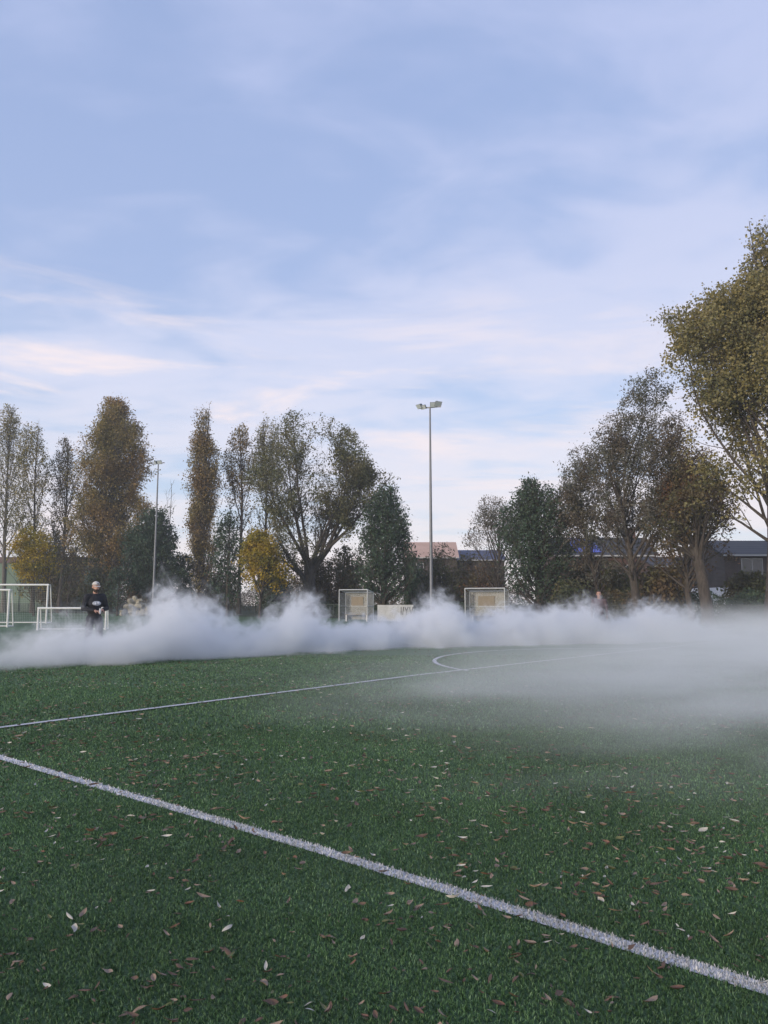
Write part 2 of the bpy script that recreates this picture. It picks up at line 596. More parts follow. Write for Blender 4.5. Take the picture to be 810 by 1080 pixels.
def blades(name, P, W, H, mat, lean):
    n = len(P)
    az = rs.uniform(0, 2 * PI, n)
    ln = np.abs(rs.normal(0, lean, n))
    la = rs.uniform(0, 2 * PI, n)
    base = np.concatenate([P, np.full((n, 1), 0.006)], 1)
    side = np.stack([np.cos(az), np.sin(az), np.zeros(n)], 1) * (W / 2)[:, None]
    tip = base + np.stack([np.cos(la) * np.sin(ln), np.sin(la) * np.sin(ln), np.cos(ln)], 1) * H[:, None]
    mid = base + (tip - base) * 0.55 + np.stack([np.zeros(n), np.zeros(n), H * 0.10], 1)
    V = np.stack([base - side, base + side, mid + side * 0.8, tip, mid - side * 0.8], 1).reshape(-1, 3)
    idx = np.arange(n * 5, dtype=np.int32)
    return mesh_np(name, V, idx, np.full(n, 5), mat)


tg = blades('turf_grass', P[green], W[green], H[green], M_blade, 1.0)
tag(tg, 'short curly green blades of the artificial turf', 'grass', kind='stuff')


def line_obj(name, pts, label, step=0.5, near=True):
    pts = [p for p in pts]
    half = LINE_W / 2
    V, Fc = [], []
    for i, p in enumerate(pts):
        a = pts[max(0, i - 1)]; b = pts[min(len(pts) - 1, i + 1)]
        d = (b - a).normalized()
        nrm = Vector((-d.y, d.x))
        zs = 0.008 + 0.014 * min(1, max(0, (p.y - 5.5) / 3.0))      # farther off the sheet is the top of the pile
        V.append((p.x + nrm.x * half, p.y + nrm.y * half, zs))
        V.append((p.x - nrm.x * half, p.y - nrm.y * half, zs))
    for i in range(len(pts) - 1):
        Fc.append((2 * i, 2 * i + 1, 2 * i + 3, 2 * i + 2))
    V = np.array(V)
    sel = white & (seg_dist(P, pts) + 0.0 < LINE_W / 2 + 0.03)
    o = mesh_np(name, V, np.array(Fc), np.full(len(Fc), 4), M_line)
    if sel.any():
        bo = blades('painted_blades', P[sel], W[sel] * 1.1, H[sel] * 1.05, M_wblade, 0.85)
        bo.parent = o
    return tag(o, label, 'pitch line', kind='structure')


line_obj('pitch_line', along(B_pts, 0.5), 'wide white line crossing the foreground turf')
line_obj('pitch_line', along(A_pts, 0.5), 'thin white line running away to the right, tangent to the arc')
line_obj('pitch_arc', arc_pts, 'white arc painted beyond the far line')
line_obj('pitch_line', along(C_pts, 1.0), 'far white line beneath the goals')

# ------------------------------------------------------------------ fallen leaves
M_leaves = [
    plain('leaf_tan', (0.25, 0.18, 0.125), 0.6, var=0.35, scale=30),
    plain('leaf_brown', (0.115, 0.068, 0.042), 0.6, var=0.4, scale=30),
    plain('leaf_red', (0.15, 0.075, 0.042), 0.55, var=0.35, scale=30),
    plain('leaf_pale', (0.46, 0.43, 0.36), 0.6, var=0.25, scale=30),
    plain('leaf_olive', (0.13, 0.135, 0.05), 0.6, var=0.35, scale=30),
]
LEAF_KIND = ['tan', 'brown', 'red', 'pale', 'olive']
LEAF_LABEL = ['curled light tan fallen leaf lying on the green turf',
              'dark brown fallen leaf lying on the green turf',
              'reddish brown fallen leaf lying on the green turf',
              'pale greyish fallen leaf with its underside up on the turf',
              'yellowish olive fallen leaf lying on the green turf']
rnd = random.Random(21)


def leaf_verts(length, width, curl, fold, twist, nl=7):
    """a leaf blade along +X: rows of left edge, midrib, right edge, with a stalk"""
    V, Fq = [], []
    for i in range(nl):
        t = i / (nl - 1)
        wv = width * 0.5 * (math.sin(PI * min(1, t ** 0.85)) ** 0.8 if 0 < t < 1 else 0.02)
        ang = curl * (t - 0.3)
        x = length * t
        z = 0.5 * length * curl * (t - 0.4) ** 2 * 1.6
        tw = twist * (t - 0.5)
        for s in (-1, 0, 1):
            yy = s * wv
            zz = abs(s) * wv * fold
            V.append((x - length / 2, yy * math.cos(tw) - zz * math.sin(tw), z + yy * math.sin(tw) + zz * math.cos(tw)))
    for i in range(nl - 1):
        for j in range(2):
            a = i * 3 + j
            Fq.append((a, a + 1, a + 4, a + 3))
    # stalk
    b = len(V)
    V += [(-length / 2, 0.0012, 0.001), (-length / 2, -0.0012, 0.001), (-length * 0.68, 0.001, 0.004), (-length * 0.68, -0.001, 0.004)]
    Fq.append((b, b + 1, b + 3, b + 2))
    zmin = min(v[2] for v in V)
    V = [(x, y, z - zmin) for x, y, z in V]
    return V, Fq


leaf_meshes = []
for q in range(10):
    slim = q % 3
    Lg = 1.0
    wd = (0.22, 0.28, 0.4)[slim]
    V, Fq = leaf_verts(Lg, wd, rnd.uniform(0.1, 1.1), rnd.uniform(0.3, 1.4), rnd.uniform(-1.6, 1.6))
    row = []
    for m in M_leaves:
        me = bpy.data.meshes.new('fallen_leaf')
        me.from_pydata(V, [], Fq)
        me.polygons.foreach_set('use_smooth', [True] * len(me.polygons))
        me.materials.append(m)
        row.append(me)
    leaf_meshes.append((V, Fq, row))

CLUMPS = [(8, 1025, 4), (50, 980, 4), (92, 989, 3), (190, 1034, 6), (187, 937, 5), (188, 1066, 5), (217, 965, 3), (340, 1065, 5), (275, 1035, 3),
          (460, 857, 7), (505, 927, 6), (620, 929, 5), (650, 957, 4), (430, 960, 7), (480, 987, 4), (697, 980, 4), (762, 932, 5), (418, 968, 5),
          (555, 1035, 3), (672, 1040, 3), (240, 1000, 3), (130, 870, 5), (60, 905, 5), (330, 870, 4), (700, 870, 4), (590, 862, 4), (780, 1000, 2),
          (300, 915, 4), (385, 905, 3), (250, 880, 3), (20, 860, 4), (110, 830, 4), (460, 905, 3), (535, 895, 3), (730, 895, 4)]
cand = []
for u, v, n in CLUMPS:
    c0 = ground_px(u, v)
    for i in range(int(n * 1.7)):
        cand.append((c0.x + rnd.gauss(0, 0.022 * c0.y), c0.y + rnd.gauss(0, 0.030 * c0.y)))
while len(cand) < 8500:
    y = 2.2 + 19.0 * rnd.random() ** 1.0
    x = rnd.uniform(-1, 1) * (0.54 * y + 0.8)
    # patchy
    q = math.sin(x * 1.7 + 2 * math.sin(y * 0.9)) + math.sin(y * 1.3 + x * 0.6)
    if rnd.random() < 0.55 + 0.25 * q:
        cand.append((x, y))
cand = [c_ for c_ in cand if c_[1] > 1.7]


def shown(c_):
    return abs(c_[0]) < 0.52 * c_[1] + 0.02 and c_[1] > 2.5


cand.sort(key=lambda c_: (not shown(c_), c_[1]))
near, rest = cand[:300], cand[300:]
KW = [0.28, 0.47, 0.12, 0.08, 0.05]
for x, y in near:
    kx = rnd.choices(range(5), KW)[0]
    V, Fq, row = rnd.choice(leaf_meshes)
    o = bpy.data.objects.new('fallen_leaf', row[kx])
    COL.objects.link(o)
    sz = min(0.10, max(0.026, rnd.gauss(0.037, 0.015)))
    o.scale = (sz, sz, sz)
    o.location = (x, y, rnd.uniform(0.014, 0.024))
    o.rotation_euler = (rnd.uniform(-0.5, 0.5), rnd.uniform(-0.35, 0.35), rnd.uniform(0, 2 * PI))
    if rnd.random() < 0.3: o.rotation_euler.x += PI
    if rnd.random() < 0.3: o.location.z += 0.01
    tag(o, LEAF_LABEL[kx], 'leaf', LEAF_KIND[kx] + ' leaves fallen on the near turf')
LV, LF, LMi = [], [], []
for x, y in rest:
    V, Fq, row = rnd.choice(leaf_meshes)
    kx = rnd.choices(range(5), [0.32, 0.42, 0.08, 0.12, 0.06])[0]
    sz = min(0.11, max(0.03, rnd.gauss(0.046, 0.016)))
    M = Matrix.Translation((x, y, rnd.uniform(0.022, 0.036))) @ Matrix.Rotation(rnd.uniform(0, 2 * PI), 4, 'Z') @ Matrix.Rotation(rnd.uniform(-0.5, 0.5), 4, 'X') @ Matrix.Scale(sz, 4)
    b = len(LV)
    LV += [M @ Vector(v) for v in V]
    LF += [tuple(b + i for i in f) for f in Fq]
    LMi += [kx] * len(Fq)
me = bpy.data.meshes.new('scattered_leaves')
me.from_pydata(LV, [], LF)
for m in M_leaves: me.materials.append(m)
me.polygons.foreach_set('material_index', LMi)
o = bpy.data.objects.new('scattered_leaves', me)
COL.objects.link(o)
tag(o, 'small fallen leaves strewn thinly over the farther turf', 'leaves', kind='stuff')

# ------------------------------------------------------------------ trees
def bark_mat(name, c1, c2):
    m, nt, out = new_mat(name)
    tc = N(nt, 'ShaderNodeTexCoord')
    mp = N(nt, 'ShaderNodeMapping'); mp.inputs['Scale'].default_value = (6, 6, 1.2)
    L(nt, tc, 'Object', mp, 'Vector')
    a = N(nt, 'ShaderNodeTexNoise', i_Scale=2.0, i_Detail=7.0, i_Roughness=0.7)
    L(nt, mp, 'Vector', a, 'Vector')
    r = ramp(nt, [(0.35, c1), (0.65, c2)])
    L(nt, a, 'Fac', r, 'Fac')
    p = N(nt, 'ShaderNodeBsdfPrincipled', i_Roughness=0.9)
    L(nt, r, 'Color', p, 'Base Color')
    bp = N(nt, 'ShaderNodeBump', i_Strength=0.8, i_Distance=0.04)
    L(nt, a, 'Fac', bp, 'Height'); L(nt, bp, 'Normal', p, 'Normal')
    L(nt, p, 'BSDF', out, 'Surface')
    return m


M_bark = bark_mat('bark', (0.035, 0.028, 0.024), (0.10, 0.082, 0.068))
M_bark_pale = bark_mat('bark_pale', (0.07, 0.062, 0.052), (0.17, 0.15, 0.125))

# palettes
def pal(*c): return list(c)


M_lf = {
    'poplar_brown': leaf_mat('foliage_poplar', pal((0.20, 0.12, 0.04), (0.33, 0.205, 0.07), (0.38, 0.26, 0.095)), pal((0.13, 0.12, 0.042), (0.24, 0.20, 0.068), (0.33, 0.26, 0.09)), 0.3, 0.25),
    'poplar_olive': leaf_mat('foliage_olive', pal((0.17, 0.14, 0.055), (0.27, 0.22, 0.09), (0.34, 0.28, 0.12)), pal((0.17, 0.11, 0.045), (0.27, 0.18, 0.075), (0.33, 0.22, 0.095)), 0.3, 0.25),
    'golden': leaf_mat('foliage_golden', pal((0.19, 0.16, 0.06), (0.31, 0.26, 0.10), (0.40, 0.33, 0.14)), pal((0.12, 0.125, 0.055), (0.21, 0.20, 0.09), (0.31, 0.27, 0.13)), 0.35, 0.5),
    'yellow': leaf_mat('foliage_yellow', pal((0.312, 0.203, 0.018), (0.499, 0.328, 0.031), (0.593, 0.421, 0.055)), pal((0.156, 0.156, 0.031), (0.265, 0.234, 0.039), (0.406, 0.312, 0.047)), 0.35, 0.7),
    'willow': leaf_mat('foliage_willow', pal((0.075, 0.085, 0.04), (0.135, 0.145, 0.07), (0.19, 0.185, 0.095)), pal((0.11, 0.095, 0.045), (0.16, 0.14, 0.07), (0.19, 0.17, 0.09)), 0.25, 0.5),
    'grey_willow': leaf_mat('foliage_grey', pal((0.075, 0.084, 0.063), (0.128, 0.135, 0.099), (0.180, 0.180, 0.135)), pal((0.105, 0.081, 0.060), (0.150, 0.120, 0.083), (0.180, 0.150, 0.112)), 0.25, 0.5),
    'dark': leaf_mat('foliage_dark', pal((0.028, 0.053, 0.028), (0.054, 0.093, 0.053), (0.085, 0.132, 0.078)), pal((0.034, 0.059, 0.037), (0.065, 0.101, 0.062), (0.101, 0.132, 0.085)), 0.2, 0.6),
    'bush': leaf_mat('foliage_bush', pal((0.045, 0.063, 0.027), (0.090, 0.112, 0.045), (0.135, 0.150, 0.068)), pal((0.075, 0.068, 0.033), (0.120, 0.105, 0.053), (0.165, 0.143, 0.068)), 0.25, 0.7),
    'brown_dark': leaf_mat('foliage_browndark', pal((0.083, 0.054, 0.030), (0.135, 0.090, 0.048), (0.180, 0.128, 0.060)), pal((0.068, 0.072, 0.030), (0.120, 0.114, 0.051), (0.150, 0.143, 0.068)), 0.25, 0.6),
    'rusty': leaf_mat('foliage_rusty', pal((0.112, 0.053, 0.030), (0.165, 0.083, 0.045), (0.195, 0.112, 0.060)), pal((0.075, 0.063, 0.033), (0.128, 0.105, 0.054), (0.150, 0.128, 0.068)), 0.25, 0.6),
}


class Tree:
    def __init__(self, seed, rows, base, S):
        self.r = random.Random(seed)
        self.nr = np.random.default_rng(seed)
        self.S = S
        self.V, self.F = [], []
        self.leafP, self.leafD = [], []
        # envelope rows: local z, centre x, half width
        pts = sorted(((p.z, p.x, q.x) for p, q in rows), key=lambda a: a[0])
        self.ez = [a[0] for a in pts]
        self.ec = [(a[1] + a[2]) / 2 - base.x for a in pts]
        self.ew = [max(0.08, (a[2] - a[1]) / 2) for a in pts]
        self.z0, self.z1 = self.ez[0], self.ez[-1]
        self.ph = [self.r.uniform(0, 6.28) for _ in range(6)]
        self.lump = S.get('lump', 0.14)
        S.setdefault('gap', 0.8 if S.get('leaf_lv') == 3 else 0.5)

    def env(self, z):
        return float(np.interp(z, self.ez, self.ec)), float(np.interp(z, self.ez, self.ew))

    def q(self, p):
        """0 at the axis, 1 on the crown's outline"""
        z = p.z
        if z > self.z1:
            return 1 + (z - self.z1) / 0.8
        cx, wd = self.env(z)
        a = math.atan2(p.y, p.x - cx)
        k_ = 1 + self.lump * (math.sin(2 * a + self.ph[0] + z * 0.7) * 0.5 + math.sin(3 * a + self.ph[1] - z * 1.3) * 0.35 + math.sin(5 * a + self.ph[2] + z * 2.3) * 0.25)
        qv = math.hypot((p.x - cx) / wd, p.y / min(wd, self.S.get('dmax', 99))) / k_
        if z < self.z0:
            qv = max(qv, 1 + (self.z0 - z) / (0.18 * (self.z1 - self.z0) + 0.3))
        return qv

    def gapf(self, p):
        f = self.S.get('gapk', 1.0)
        x, y, z = p.x * f, p.y * f, p.z * f
        v = math.sin(1.7 * x + 1.3 * math.sin(1.1 * z + self.ph[3])) + math.sin(1.9 * y + self.ph[4]) + math.sin(1.5 * z + 1.2 * math.sin(0.9 * x + self.ph[5]))
        return min(1.0, max(0.0, 0.5 + v * 0.55))

    def tube(self, pts, rads, n):
        b = len(self.V)
        m = len(pts)
        a = None
        for i in range(m):
            d = (pts[min(m - 1, i + 1)] - pts[max(0, i - 1)])
            if d.length < 1e-6: d = Vector((0, 0, 1))
            d.normalize()
            if a is None: a = d.orthogonal().normalized()
            else:
                a = (a - d * a.dot(d))
                a = a.normalized() if a.length > 1e-5 else d.orthogonal().normalized()
            c_ = d.cross(a)
            for j in range(n):
                t = 2 * PI * j / n
                self.V.append(pts[i] + (a * math.cos(t) + c_ * math.sin(t)) * rads[i])
        for i in range(m - 1):
            for j in range(n):
                jj = (j + 1) % n
                self.F.append((b + i * n + j, b + i * n + jj, b + (i + 1) * n + jj, b + (i + 1) * n + j))

    def grow(self, p, d, length, r, lv):
        S, R = self.S, self.r
        sp = S['lv'][lv]
        seg = sp.get('seg', max(0.18, length / 8))
        n = max(2, int(length / seg))
        st = length / n
        pts, rads = [p.copy()], [r]
        lim = 1 + (R.uniform(-0.30, 0.10 + S.get('over', 0.08)) if lv == 1 else R.uniform(-0.12, S.get('over', 0.08)))
        d = d.normalized()
        for i in range(n):
            wv = sp.get('wander', 0.15)
            d = (d + Vector((R.gauss(0, wv), R.gauss(0, wv), R.gauss(0, wv) + sp.get('up', 0.0)))).normalized()
            np_ = pts[-1] + d * st
            if lv > 0 and np_.z < 0.15: break
            if lv > 0 and i > 0 and self.q(np_) > lim and self.q(np_) > self.q(pts[-1]): break
            pts.append(np_)
        m = len(pts)
        if m < 2: return
        te = sp.get('tip', 0.25)
        rads = [r * (1 - (1 - te) * (i / (m - 1))) for i in range(m)]
        if lv == 0:
            rads[0] *= 1.35
        sides = (8, 6, 4, 3, 3)[lv]
        if r > 0.002:
            self.tube(pts, rads, sides)
        la = st * (m - 1)
        # leaves
        if lv >= S['leaf_lv']:
            nl = la * S['leaf_n']
            nl = int(nl) + (R.random() < nl - int(nl))
            for _ in range(nl):
                t = R.random() ** 0.7 * (m - 1)
                i = min(m - 2, int(t))
                c_ = pts[i].lerp(pts[i + 1], t - i)
                if S.get('shell') and R.random() > min(1, max(0.04, (self.q(c_) - S['shell'][0]) / (S['shell'][1] - S['shell'][0]))):
                    continue
                if S.get('gap', 0.0) and R.random() < S['gap'] * self.gapf(c_): continue
                sg = S['leaf_spread']
                self.leafP.append((c_.x + R.gauss(0, sg), c_.y + R.gauss(0, sg), c_.z + R.gauss(0, sg)))
        if lv + 1 >= len(S['lv']): return
        ch = S['lv'][lv + 1]
        nc = ch['n'] if lv == 0 else ch['n'] * la
        nc = int(nc) + (R.random() < nc - int(nc))
        az = R.uniform(0, 6.28)
        s0 = ch.get('start', 0.3)
        for q in range(nc):
            f = s0 + (1 - s0) * ((q + R.random()) / max(1, nc))
            t = f * (m - 1)
            i = min(m - 2, int(t))
            c_ = pts[i].lerp(pts[i + 1], min(1, t - i))
            tg_ = (pts[i + 1] - pts[i]).normalized()
            a = tg_.orthogonal().normalized()
            az += 2.4 + R.uniform(-0.5, 0.5)
            side = a * math.cos(az) + tg_.cross(a) * math.sin(az)
            a0, a1 = ch['ang']
            an = math.radians(R.uniform(a0, a1) if not ch.get('byf') else a0 + (a1 - a0) * (1 - f) + R.uniform(-8, 8))
            nd = tg_ * math.cos(an) + side * math.sin(an)
            ln = ch['len'] if lv == 0 else min(ch['len'], la * ch.get('ratio', 0.6))
            ln *= R.uniform(0.65, 1.15)
            if lv == 0 and ch.get('taper'):
                ln *= 1 - ch['taper'] * (f - s0) / (1 - s0)
            rr = rads[i] * ch.get('rr', 0.5) * R.uniform(0.75, 1.1)
            self.grow(c_, nd, ln, max(rr, S.get('rmin', 0.006)), lv + 1)

    def build(self, name, root, leafm, barkm):
        nf = len(self.F)
        if nf == 0: raise RuntimeError('no trunk ' + root['label'])
        V = np.array([tuple(v) for v in self.V])
        mesh_np('trunk', V, np.array(self.F), np.full(nf, 4), barkm, root, True)
        n = len(self.leafP)
        if n == 0 or leafm is None: return 0
        P = np.array(self.leafP)
        rg = self.nr
        s = self.S['leaf_size'] * rg.uniform(0.6, 1.4, n)
        asp = self.S.get('leaf_asp', 0.6)
        a = rg.normal(0, 1, (n, 3))
        a[:, 2] += self.S.get('leaf_hang', 0.0) * -1
        a /= np.linalg.norm(a, axis=1)[:, None]
        b = rg.normal(0, 1, (n, 3))
        b -= a * (a * b).sum(1)[:, None]
        b /= np.linalg.norm(b, axis=1)[:, None]
        A = a * (s / 2)[:, None]
        B = b * (s * asp / 2)[:, None]
        Vq = np.stack([P - A, P - A * 0.1 + B, P + A, P - A * 0.1 - B], 1).reshape(-1, 3)
        mesh_np('crown', Vq, np.arange(n * 4, dtype=np.int32), np.full(n, 4), leafm, root)
        return n


# ---- habits
def spec(kind, H):
    if kind == 'poplar':          # dense upright crown on a straight stem
        return dict(lv=[dict(wander=0.02, tip=0.12, up=0.05), dict(n=int(46), start=0.10, ang=(18, 52), byf=True, len=H * 0.42, rr=0.32, wander=0.06, up=0.06, taper=0.5),
                        dict(n=2.6, start=0.15, ang=(20, 50), len=2.6, ratio=0.5, rr=0.5, wander=0.1, up=0.05), dict(n=2.6, start=0.1, ang=(20, 60), len=1.0, ratio=0.6, rr=0.5, wander=0.14)],
                    leaf_lv=2, leaf_n=12.0, leaf_spread=0.24, leaf_size=0.24, over=0.1, lump=0.22)
    if kind == 'column':          # lombardy poplar
        return dict(lv=[dict(wander=0.015, tip=0.1, up=0.05), dict(n=52, start=0.05, ang=(12, 26), len=H * 0.3, rr=0.3, wander=0.05, up=0.1, taper=0.3),
                        dict(n=2.6, start=0.1, ang=(12, 35), len=2.2, ratio=0.5, rr=0.5, wander=0.08, up=0.1), dict(n=2.4, start=0.1, ang=(15, 45), len=0.9, ratio=0.6, rr=0.5, wander=0.12)],
                    leaf_lv=2, leaf_n=9.0, leaf_spread=0.2, leaf_size=0.22, over=0.12, lump=0.2)
    if kind == 'bare':            # thin upright limbs, few leaves left
        return dict(lv=[dict(wander=0.03, tip=0.15, up=0.06), dict(n=22, start=0.22, ang=(14, 42), byf=True, len=H * 0.4, rr=0.42, wander=0.06, up=0.07, taper=0.45),
                        dict(n=1.9, start=0.15, ang=(18, 45), len=2.8, ratio=0.5, rr=0.5, wander=0.1, up=0.06), dict(n=2.2, start=0.1, ang=(18, 50), len=1.1, ratio=0.6, rr=0.55, wander=0.13, up=0.03)],
                    leaf_lv=2, leaf_n=2.4, leaf_spread=0.2, leaf_size=0.22, over=0.15, lump=0.2, rmin=0.011)
    if kind == 'fan':             # short trunk, many long limbs fanning out, leaves at the outside
        return dict(lv=[dict(wander=0.03, tip=0.75), dict(n=13, start=0.55, ang=(8, 58), len=H * 1.1, rr=0.42, wander=0.045, up=0.035, tip=0.12, seg=0.9),
                        dict(n=1.25, start=0.30, ang=(18, 48), len=4.8, ratio=0.5, rr=0.5, wander=0.09, up=0.03, tip=0.2), dict(n=2.2, start=0.15, ang=(20, 55), len=1.7, ratio=0.5, rr=0.5, wander=0.14, up=0.0),
                        dict(n=2.6, start=0.1, ang=(20, 60), len=0.8, ratio=0.6, rr=0.6, wander=0.15, up=-0.04)],
                    leaf_lv=3, leaf_n=13, leaf_spread=0.2, leaf_size=0.2, leaf_asp=0.45, shell=(0.35, 0.85), over=0.06, lump=0.25)
    if kind == 'dense':           # dark, closed crown down to the ground
        return dict(lv=[dict(wander=0.03, tip=0.2), dict(n=60, start=0.06, ang=(18, 62), byf=True, len=H * 0.7, rr=0.3, wander=0.07, up=0.07),
                        dict(n=3.0, start=0.2, ang=(18, 50), len=1.7, ratio=0.5, rr=0.5, wander=0.1, up=0.06), dict(n=3.4, start=0.1, ang=(20, 60), len=0.8, ratio=0.6, rr=0.5, wander=0.14)],
                    leaf_lv=2, leaf_n=9.0, leaf_spread=0.15, leaf_size=0.2, leaf_asp=0.5, over=0.16, lump=0.24)
    if kind == 'sparse':          # loose crown, limbs showing, sky through it
        return dict(lv=[dict(wander=0.05, tip=0.35, up=0.03), dict(n=16, start=0.25, ang=(15, 60), byf=True, len=H * 0.75, rr=0.5, wander=0.07, up=0.05, tip=0.18),
                        dict(n=1.3, start=0.25, ang=(20, 50), len=3.2, ratio=0.5, rr=0.5, wander=0.11, up=0.03), dict(n=2.4, start=0.15, ang=(20, 55), len=1.3, ratio=0.55, rr=0.5, wander=0.15),
                        dict(n=2.2, start=0.1, ang=(20, 60), len=0.6, ratio=0.6, rr=0.6, wander=0.15)],
                    leaf_lv=3, leaf_n=12.0, leaf_spread=0.16, leaf_size=0.15, leaf_asp=0.5, over=0.1, lump=0.3)
    if kind == 'shrub':           # many stems from the ground
        return dict(lv=[dict(wander=0.05, tip=0.7), dict(n=34, start=0.0, ang=(5, 75), len=H * 1.1, rr=0.4, wander=0.09, up=0.07, tip=0.25),
                        dict(n=2.6, start=0.15, ang=(20, 60), len=1.3, ratio=0.5, rr=0.5, wander=0.13), dict(n=3.2, start=0.1, ang=(20, 65), len=0.7, ratio=0.6, rr=0.5, wander=0.15)],
                    leaf_lv=2, leaf_n=7.0, leaf_spread=0.14, leaf_size=0.19, leaf_asp=0.55, over=0.14, lump=0.28)


NLEAF = 0


def tree(name, label, cat, u, Y, rows, kind, leaf, trunk_r, seed, group=None, stem=None, lean=(0, 0), bark=None, **kw):
    """u: column of the foot; rows: outline of the crown as (row, left, right) seen at depth Y"""
    global NLEAF
    b = at(u, 640, Y)
    base = Vector((b.x, Y, 0))
    R = [(at(l, v, Y), at(r_, v, Y)) for v, l, r_ in rows]
    ztop = max(p.z for p, q in R)
    S = spec(kind, ztop)
    cnt = kw.pop('lv1', None)
    if cnt: S['lv'][1]['n'] = cnt
    l1 = kw.pop('l1rr', None)
    if l1: S['lv'][1]['rr'] = l1
    l1s = kw.pop('l1start', None)
    if l1s: S['lv'][1]['start'] = l1s
    m4 = kw.pop('lmul', None)
    if m4: S['leaf_n'] *= m4
    S.update(kw)
    t = Tree(seed, R, base, S)
    root = empty(name, base, 0, label, cat, group)
    if stem is None:
        stem = ztop * (0.97 if kind in ('poplar', 'column', 'bare', 'dense') else 0.6 if kind == 'sparse' else 0.2)
    d = Vector((lean[0], lean[1], 1)).normalized()
    t.grow(Vector((0, 0, -0.05)), d, stem, trunk_r, 0)
    NLEAF += t.build(name, root, M_lf.get(leaf), bark or M_bark)
    return root


TG = 'trees beyond the pitch fence'
T = tree
T('poplar_tree', 'tall thin half bare poplar at the far left end of the tree row', 'tree', 4, 96, [(428, 2, 16), (470, -16, 28), (520, -22, 32), (560, -20, 32), (592, -12, 24)], 'bare', 'golden', 0.30, 11, TG, bark=M_bark_pale, lmul=2.2, lv1=34)
T('poplar_tree', 'thin half bare poplar with yellow leaves above small yellow green tree', 'tree', 34, 92, [(446, 28, 40), (480, 16, 52), (540, 14, 54), (592, 22, 48)], 'bare', 'golden', 0.26, 12, TG, lmul=3.0, lv1=34)
T('poplar_tree', 'dark twiggy tree between the thin poplars and the big brown poplar', 'tree', 62, 94, [(462, 62, 75), (490, 54, 82), (540, 48, 84), (600, 50, 80)], 'bare', 'brown_dark', 0.28, 13, TG, lmul=3.0, lv1=36)
T('poplar_tree', 'broad dense poplar with orange brown autumn leaves, widest of the row', 'tree', 114, 88, [(420, 117, 129), (440, 98, 145), (475, 84, 158), (520, 76, 162), (560, 74, 165), (600, 80, 160), (616, 92, 150)], 'poplar', 'poplar_brown', 0.42, 14, TG, lv1=110, leaf_size=0.22, gap=0.85, gapk=0.9, lump=0.5, over=0.22)
T('dark_bush', 'dark green bushy tree behind the slimmer floodlight mast', 'tree', 164, 80, [(538, 152, 170), (560, 136, 184), (590, 128, 197), (620, 126, 198), (636, 132, 192)], 'dense', 'dark', 0.2, 15, TG, leaf_size=0.28, lv1=70)
T('bare_tree', 'thin leafless sapling standing between poplar crowns beside the slimmer mast', 'tree', 174, 86, [(503, 178, 184), (530, 169, 187), (565, 166, 186), (590, 170, 182)], 'bare', None, 0.12, 16, TG, lv1=10, rmin=0.016)
T('poplar_tree', 'narrow column shaped poplar with browning leaves', 'tree', 211, 80, [(426, 210, 216), (445, 203, 222), (480, 195, 230), (540, 192, 233), (600, 194, 229), (628, 202, 222)], 'column', 'poplar_olive', 0.32, 17, TG, lv1=80, leaf_size=0.2, gap=0.85, gapk=1.1, lump=0.5, over=0.25)
T('poplar_tree', 'airy poplar with scattered leaves right beside the narrow column poplar', 'tree', 252, 83, [(446, 249, 257), (465, 238, 266), (510, 232, 270), (570, 240, 264)], 'bare', 'poplar_olive', 0.24, 18, TG, lmul=3.6, lv1=34)
T('poplar_tree', 'airy thin poplar rising behind the left shoulder of the big willow', 'tree', 276, 86, [(438, 280, 292), (460, 266, 298), (500, 260, 300), (570, 264, 292)], 'bare', 'golden', 0.24, 19, TG, lmul=2.6, lv1=34)
T('willow_tree', 'big willow with a fan of dark limbs and a rounded olive crown', 'tree', 325, 66, [(437, 306, 328), (447, 288, 372), (465, 272, 388), (495, 254, 399), (525, 256, 400), (555, 268, 394), (585, 290, 372)], 'fan', 'willow', 0.62, 20, TG, stem=4.6, lv1=15, gap=0.75, gapk=0.8, lump=0.34, lmul=2.3, leaf_size=0.22)
T('dark_tree', 'dark green upright tree with a pointed top behind the dugout nearer the willow', 'tree', 405, 60, [(514, 398, 412), (530, 388, 426), (555, 378, 437), (590, 371, 441), (615, 373, 440), (634, 380, 432)], 'dense', 'dark', 0.3, 22, TG, lv1=85, leaf_size=0.22)
T('maple_tree', 'small tree with bright yellow ochre leaves in front of the willow', 'tree', 274, 62, [(558, 262, 284), (578, 252, 296), (600, 247, 303), (618, 254, 298)], 'sparse', 'yellow', 0.12, 23, TG, lv1=44, leaf_size=0.22, lmul=3.0, stem=5.4, gap=0.5)
T('dark_bush', 'dark green bush between the column poplar and the yellow tree', 'shrub', 240, 70, [(540, 230, 246), (570, 222, 258), (610, 220, 262), (640, 226, 260)], 'dense', 'dark', 0.14, 24, TG, lv1=46, leaf_size=0.25)
T('shrub', 'olive brown thicket at the foot of the big willow', 'shrub', 336, 69, [(588, 310, 368), (605, 296, 384), (625, 290, 388), (640, 292, 386)], 'shrub', 'brown_dark', 0.12, 25, TG, lv1=70, stem=0.5, dmax=2.2)
T('shrub', 'olive green shrub behind the taller floodlight mast', 'shrub', 468, 64, [(572, 458, 474), (590, 448, 484), (610, 442, 492), (640, 444, 494)], 'shrub', 'bush', 0.1, 26, TG, lv1=46, stem=0.5)
T('bare_tree', 'rounded nearly leafless tree left of the dark evergreen looking tree', 'tree', 524, 60, [(523, 508, 530), (540, 494, 545), (570, 487, 549), (598, 497, 540)], 'sparse', 'grey_willow', 0.2, 27, TG, lv1=30, lmul=0.9, rmin=0.009)
